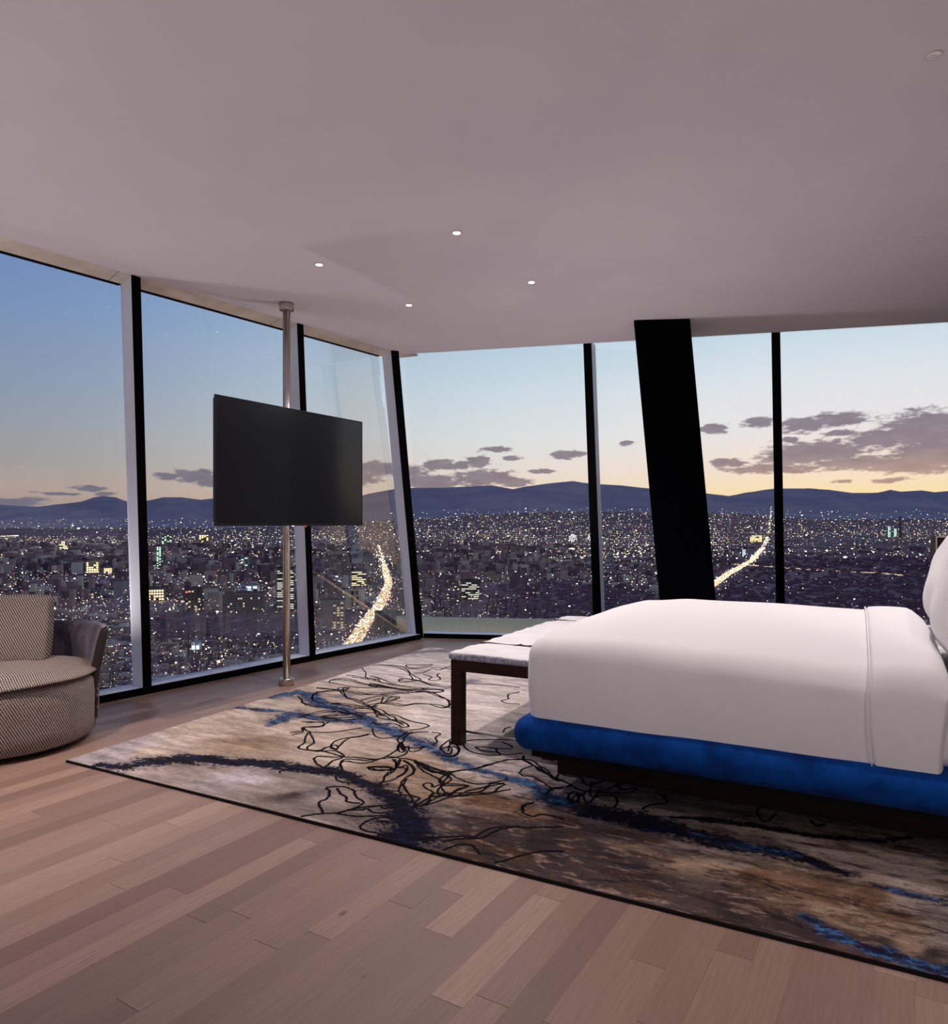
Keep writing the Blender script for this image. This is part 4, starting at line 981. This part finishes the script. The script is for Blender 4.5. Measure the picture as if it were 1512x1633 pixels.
tag(lc.build('city_lights'), 'thousands of small street and window lights scattered over the city', 'lights', kind='stuff')

# continuous road surfaces, lamp and traffic glow put in as emission
def b_road(t, b):
    n = t.noise(t.vmath('MULTIPLY', pos(t), (1/5., 1/22., 1)), 1, 3, .8)
    t.put(b.inputs['Base Color'], (.05,.045,.05,1))
    t.put(b.inputs['Emission Color'], (1,.70,.40,1)); t.put(b.inputs['Emission Strength'], t.smooth(n, .38, .66, .06, 2.4))
M_road = mat('light_trails', build=b_road, rough=.8); M_road.cycles.emission_sampling = 'NONE'
for nm, wd, lab in (('boulevard', 13, 'wide boulevard glowing with traffic, running away below the window left of the corner'), ('highway', 15, 'bright highway curving down to the left between the column and the next window post'), ('ring', 7, 'thin lit ring road crossing the dark park at the right')):
    P = AV[nm][:5] if nm != 'ring' else AV[nm]; V = []
    for i, (x, y) in enumerate(P):
        p0 = Vector(P[max(i-1, 0)]); p1 = Vector(P[min(i+1, len(P)-1)]); d = (p1-p0).normalized(); n = Vector((-d.y, d.x))*wd
        V += [(x+n.x, y+n.y, GZ+.9), (x-n.x, y-n.y, GZ+.9), (x+n.x, y+n.y, GZ-.4), (x-n.x, y-n.y, GZ-.4)]
    Fc = []
    for i in range(len(P)-1):
        a = i*4; Fc += [(a, a+1, a+5, a+4), (a+2, a, a+4, a+6), (a+1, a+3, a+7, a+5)]
    tag(mk('road', V, Fc, M_road), lab, 'road')

# low-rise fabric of the city: far too many blocks to count
def b_block(t, b):
    c = attr(t, 'tone'); t.put(b.inputs['Base Color'], c)
M_block = mat('city_block_render', build=b_block, rough=.85, spec=.1)
PAL = [(.28,.15,.16),(.37,.21,.21),(.21,.11,.13),(.48,.30,.27),(.60,.43,.35),(.32,.18,.17),(.8,.62,.48),(.17,.09,.10)]
KEEP = [(-255,1301,44),(-267,1619,45),(-9,1821,49),(57,2428,30),(-1542,2801,39),(-1501,2838,47),(-1440,2838,32),(-938,1917,37),(-975,1860,24),(-492,1550,81),(-634,2042,53),(-414,1583,38),(-1403,3213,22),(-356,2230,48),(-1052,3311,37),(-149,1249,46),(-3275,5750,60),(2948,7534,131),(5350,9050,26),(1606,4284,22),(-693,1748,13),(-613,1583,30),(-799,1806,47),(-3000,7048,104),(-2820,7534,105),(-352,989,12),(-423,1098,14)]   # sight corridors kept free of anonymous blocks
def blocked(x, D, w_):
    for bx_, bd_, bw_ in KEEP:
        if bd_*.80 < D < bd_+bw_+20 and abs(x/D-bx_/bd_) < (bw_*.62+w_*.55)/D: return True
    for rx in (AV['boulevard'], AV['highway'][:5]):
        for (x0, y0), (x1, y1) in zip(rx, rx[1:]):
            if y0-60 <= D <= y1+60:
                xr = x0+(x1-x0)*(D-y0)/(y1-y0)
                if abs(x-xr) < 24+w_*.6+D*.006: return True
    return False
def blocks(name, n, q0, q1, lab):
    V = []; Fc = []; Cc = []
    k = 0
    while k < n:
        a = random.uniform(-.95, .95); q = random.uniform(q0, q1); D = 190/q
        pk = density(a, q)
        if random.random() > (pk if pk > .5 else .35*pk+.02): continue
        sc_ = max(1, D/2600)
        wx_ = random.choice((8,11,14,18,24,34))*random.uniform(.8,1.1)*sc_; wy_ = random.uniform(7, 18)*sc_; h = random.choice((6,8,9,12,14,18,28 if a < .15 else 12, 40 if a < .1 and D > 1600 else 10))*max(1, sc_*.6)
        x = a*D; z = GZ-1
        if D < 1500: h = min(h, 14)
        if blocked(x, D, wx_): continue
        v, f = bx((x-wx_/2, D-wy_/2, z), (x+wx_/2, D+wy_/2, z+h)); b0 = len(V)
        an = .25*math.sin(x*.003)+.1; ca_, sa_ = math.cos(an), math.sin(an)
        v = [(x+(p[0]-x)*ca_-(p[1]-D)*sa_, D+(p[0]-x)*sa_+(p[1]-D)*ca_, p[2]) for p in v]
        V += v; Fc += [tuple(b0+i for i in q_) for q_ in f[1:]]; Cc += [(*random.choice(PAL if pk > .5 else [PAL[0], PAL[2], PAL[7]]), 1)]*8
        k += 1
    o = mk(name, V, Fc, M_block); tones(o.data, Cc); return tag(o, lab, 'buildings', kind='stuff')
blocks('near_rooftops', 7500, .07, .26, 'crowd of low dark rooftops in the nearer city below the windows')
blocks('far_rooftops', 11000, .0317, .07, 'crowd of distant low buildings filling the plain towards the hills')
# tree canopy of the parks
V = []; Fc = []
ico = bmesh.new(); bmesh.ops.create_icosphere(ico, subdivisions=1, radius=1); iv = [v.co.copy() for v in ico.verts]; ifc = [[v.index for v in f.verts] for f in ico.faces]; ico.free()
n = 0
while n < 5500:
    a = random.uniform(-.9, .9); q = random.uniform(.045, .26)
    if density(a, q) > .5 and random.random() > .12: continue
    D = 190/q; x = a*D; r = random.uniform(5, 11)*max(1, D/2500); b0 = len(V)
    if blocked(x, D, r*2): continue
    V += [(x+c.x*r*random.uniform(.7,1.5), D+c.y*r, GZ+r*.2+c.z*r*.42) for c in iv]; Fc += [tuple(b0+i for i in f) for f in ifc]; n += 1
tag(mk('park_trees', V, Fc, mat('night_foliage', (.20,.095,.125), .95, spec=0), None, True), 'dark mass of park trees between the lit streets', 'trees', kind='stuff')

# named buildings one can pick out
def building(x, y, w_, h, lab, name='building', col=(.2,.18,.17), style='grid', rot=.2, rows=6, cols=5, lit='warm', p=.6, depth=None, z=None):
    dpt = depth or w_*.7
    z = GZ if z is None else z
    root = tag(empty(name, (x, y, z), rot), lab, 'building')
    body = box('walls', (-w_/2, 0, 0), (w_/2, dpt, h), mat('facade', tuple(min(.85, c*1.7*k) for c, k in zip(col, (1.15, 1.0, .84))), .8, spec=.1), root)
    box('roof_parapet', (-w_/2-.4, -.4, h), (w_/2+.4, dpt+.4, h+1.2), mat('roof', tuple(c*.6 for c in col), .9, spec=.05), root)
    box('plant_room', (-w_*.2, dpt*.3, h+1.2), (w_*.15, dpt*.7, h+4.5), mat('roof', tuple(c*.8 for c in col), .9), root)
    if style == 'none': return root
    V = []; Fc = []; V2 = []; F2 = []
    def put(x0, x1, z0, z1, on):
        v, f = bx((x0, -.5, z0), (x1, .1, z1)); (A, B) = (V, Fc) if on else (V2, F2); b0 = len(A); A += v; B += [tuple(b0+i for i in q_) for q_ in f]
    for r in range(rows):
        zz0 = h*(.06+.90*r/rows); zz1 = zz0+h*.90/rows*(.55 if style != 'floors' else .34)
        if style == 'floors':
            xs = -w_/2*.92
            while xs < w_/2*.9:
                L_ = random.uniform(.12, .4)*w_; xe = min(w_/2*.92, xs+L_); put(xs, xe, zz0, zz1, random.random() < p); xs = xe+w_*.02
        else:
            x0_ = -w_/2 if style != 'half' else 0
            W_ = w_ if style != 'half' else w_/2
            for c in range(cols):
                xa = x0_+W_*(.06+.9*c/cols); put(xa, xa+W_*.9/cols*.62, zz0, zz1, random.random() < p)
    if V: tag(mk('lit_windows', V, Fc, EM[lit], root), kind='stuff')
    if V2: tag(mk('dark_windows', V2, F2, mat('dark_glass', (.02,.02,.03), .2), root), kind='stuff')
    return root
bd = building
bd(-255,1301,44,54,'plain grey tower block with windows only on its right half, below the second window post',col=(.17,.165,.175),style='half',rows=11,cols=3,lit='dim',p=.6,rot=.18)
bd(-267,1619,45,46,'beige slab with two columns of dark windows, left of the glowing boulevard',col=(.48,.40,.33),style='none',rot=.16)
r_ = [o for o in COL.objects if o.name.startswith('building')][-1]
for c in (-.13, .10):
    for k in range(3): box('window', (45*c-3.2, -.6, 8+13*k), (45*c+3.2, .1, 16+13*k), mat('dark_glass', (.015,.015,.02), .3), r_); box('window_sill', (45*c-3.6, -.9, 6.8+13*k), (45*c+3.6, .1, 7.8+13*k), mat('sill_grey', (.35,.36,.38), .6), r_)
bd(-9,1821,49,49,'dark office block with rows of white lit strips, left of centre in the middle window',col=(.06,.055,.065),style='floors',rows=9,lit='strip',p=.55,rot=0)
bd(57,2428,30,34,'small plain brownish box building in the middle window, in the dark district',col=(.20,.17,.13),style='none',rot=0)
bd(-1542,2801,39,44,'pale blank-walled block in the leftmost window, left of the lit pair',col=(.42,.42,.38),style='none',rot=.45)
bd(-1501,2838,47,47,'tall floodlit cream building in the leftmost window',col=(.50,.42,.26),rows=5,cols=5,lit='warm',p=.75,rot=.45)
bd(-1440,2838,32,22,'low floodlit cream building stepping down beside the tall cream one',col=(.46,.38,.24),rows=3,cols=4,lit='warm',p=.7,rot=.45)
bd(-938,1917,37,40,'grey blank block close beside the first window post in the leftmost window',col=(.20,.20,.22),style='none',rot=.4)
bd(-975,1860,24,24,'small grey block in front of the blank block beside the first window post',col=(.17,.17,.19),rows=3,cols=3,lit='dim',p=.3,rot=.4)
bd(-492,1550,81,43,'broad dark purple slab block with a dotted row of lights on its roof',col=(.075,.07,.105),rows=7,cols=14,lit='dim',p=.04,rot=.28,depth=25)
bd(-634,2042,53,20,'low white-lit hall behind the broad dark slab block',col=(.45,.45,.52),rows=2,cols=3,lit='blue',p=.5,rot=.28)
bd(-414,1583,38,96,'tall tower with bright stacked floor strips behind the television pole',col=(.06,.055,.06),style='floors',rows=20,lit='strip',p=.55,rot=.25)
bd(-1403,3213,22,98,'slender tower with greenish lights in the second window near the first post',col=(.10,.11,.11),rows=16,cols=2,lit='green',p=.7,rot=.4)
bd(-356,2230,48,50,'dark stepped office block with two bright floor bands behind the beige slab',col=(.09,.08,.08),style='floors',rows=8,lit='warm',p=.55,rot=.15)
bd(-1052,3311,37,43,'pale greenish block in the second window under the television',col=(.28,.32,.32),rows=6,cols=2,lit='green',p=.3,rot=.3)
bd(-149,1249,46,37,'dark blocky building beside the boulevard, near the window corner',col=(.075,.06,.055),style='none',rot=.1)
bd(-3275,5750,60,65,'far small floodlit block in the leftmost window below the blue mountain',col=(.5,.42,.35),rows=5,cols=4,lit='warm',p=.6,rot=.5)
bd(2948,7534,131,79,'yellow-lit wide building beside the curving highway',col=(.30,.25,.15),rows=5,cols=8,lit='warm',p=.75,rot=-.3,z=hgt(.39,7534))
for dx, hh, lab in ((0,150,'left of the twin far green-white lit towers on the right horizon'), (75,120,'right of the twin far green-white lit towers on the right horizon')):
    bd(5215+dx,9050,34,hh,lab,col=(.30,.34,.32),rows=8,cols=2,lit='green',p=.85,rot=-.4,z=hgt(.58,9050))
bd(5350,9050,26,260,'tall thin unlit tower rising above the right horizon',col=(.10,.085,.10),style='none',rot=-.4,z=hgt(.59,9050))
bd(1606,4284,22,48,'narrow tower with a bluish-white lit sign beside the curving highway',col=(.10,.10,.12),rows=5,cols=2,lit='blue',p=.9,rot=-.2)
bd(-693,1748,13,49,'narrow dark tower with a red light in the second window',col=(.10,.06,.075),rows=6,cols=1,lit='red',p=.25,rot=.3)
bd(-613,1583,30,50,'dark tower with glimmering lower floors right of the red-lit tower',col=(.06,.05,.06),rows=8,cols=4,lit='dim',p=.25,rot=.3)
bd(-799,1806,47,31,'block with glowing shopfront windows just right of the first window post',col=(.13,.11,.11),rows=4,cols=7,lit='warm',p=.6,rot=.35)
bd(-3000,7048,104,100,'far greenish glowing tower block near the horizon, just right of the first window post',col=(.28,.26,.2),rows=8,cols=4,lit='green',p=.55,rot=.4,z=hgt(-.42,7048))
bd(-2820,7534,105,95,'far warm-lit tower block near the horizon, just left of the television',col=(.28,.26,.2),rows=7,cols=4,lit='warm',p=.45,rot=.4,z=hgt(-.38,7534))
bd(-352,989,12,17,'small pale-roofed building low in the second window near the sill',col=(.28,.25,.25),rows=3,cols=2,lit='warm',p=.3,rot=.3)
bd(-423,1098,14,11,'small bluish-white floodlit building in the dark area of the second window',col=(.55,.62,.72),rows=1,cols=2,lit='blue',p=.9,rot=.3)
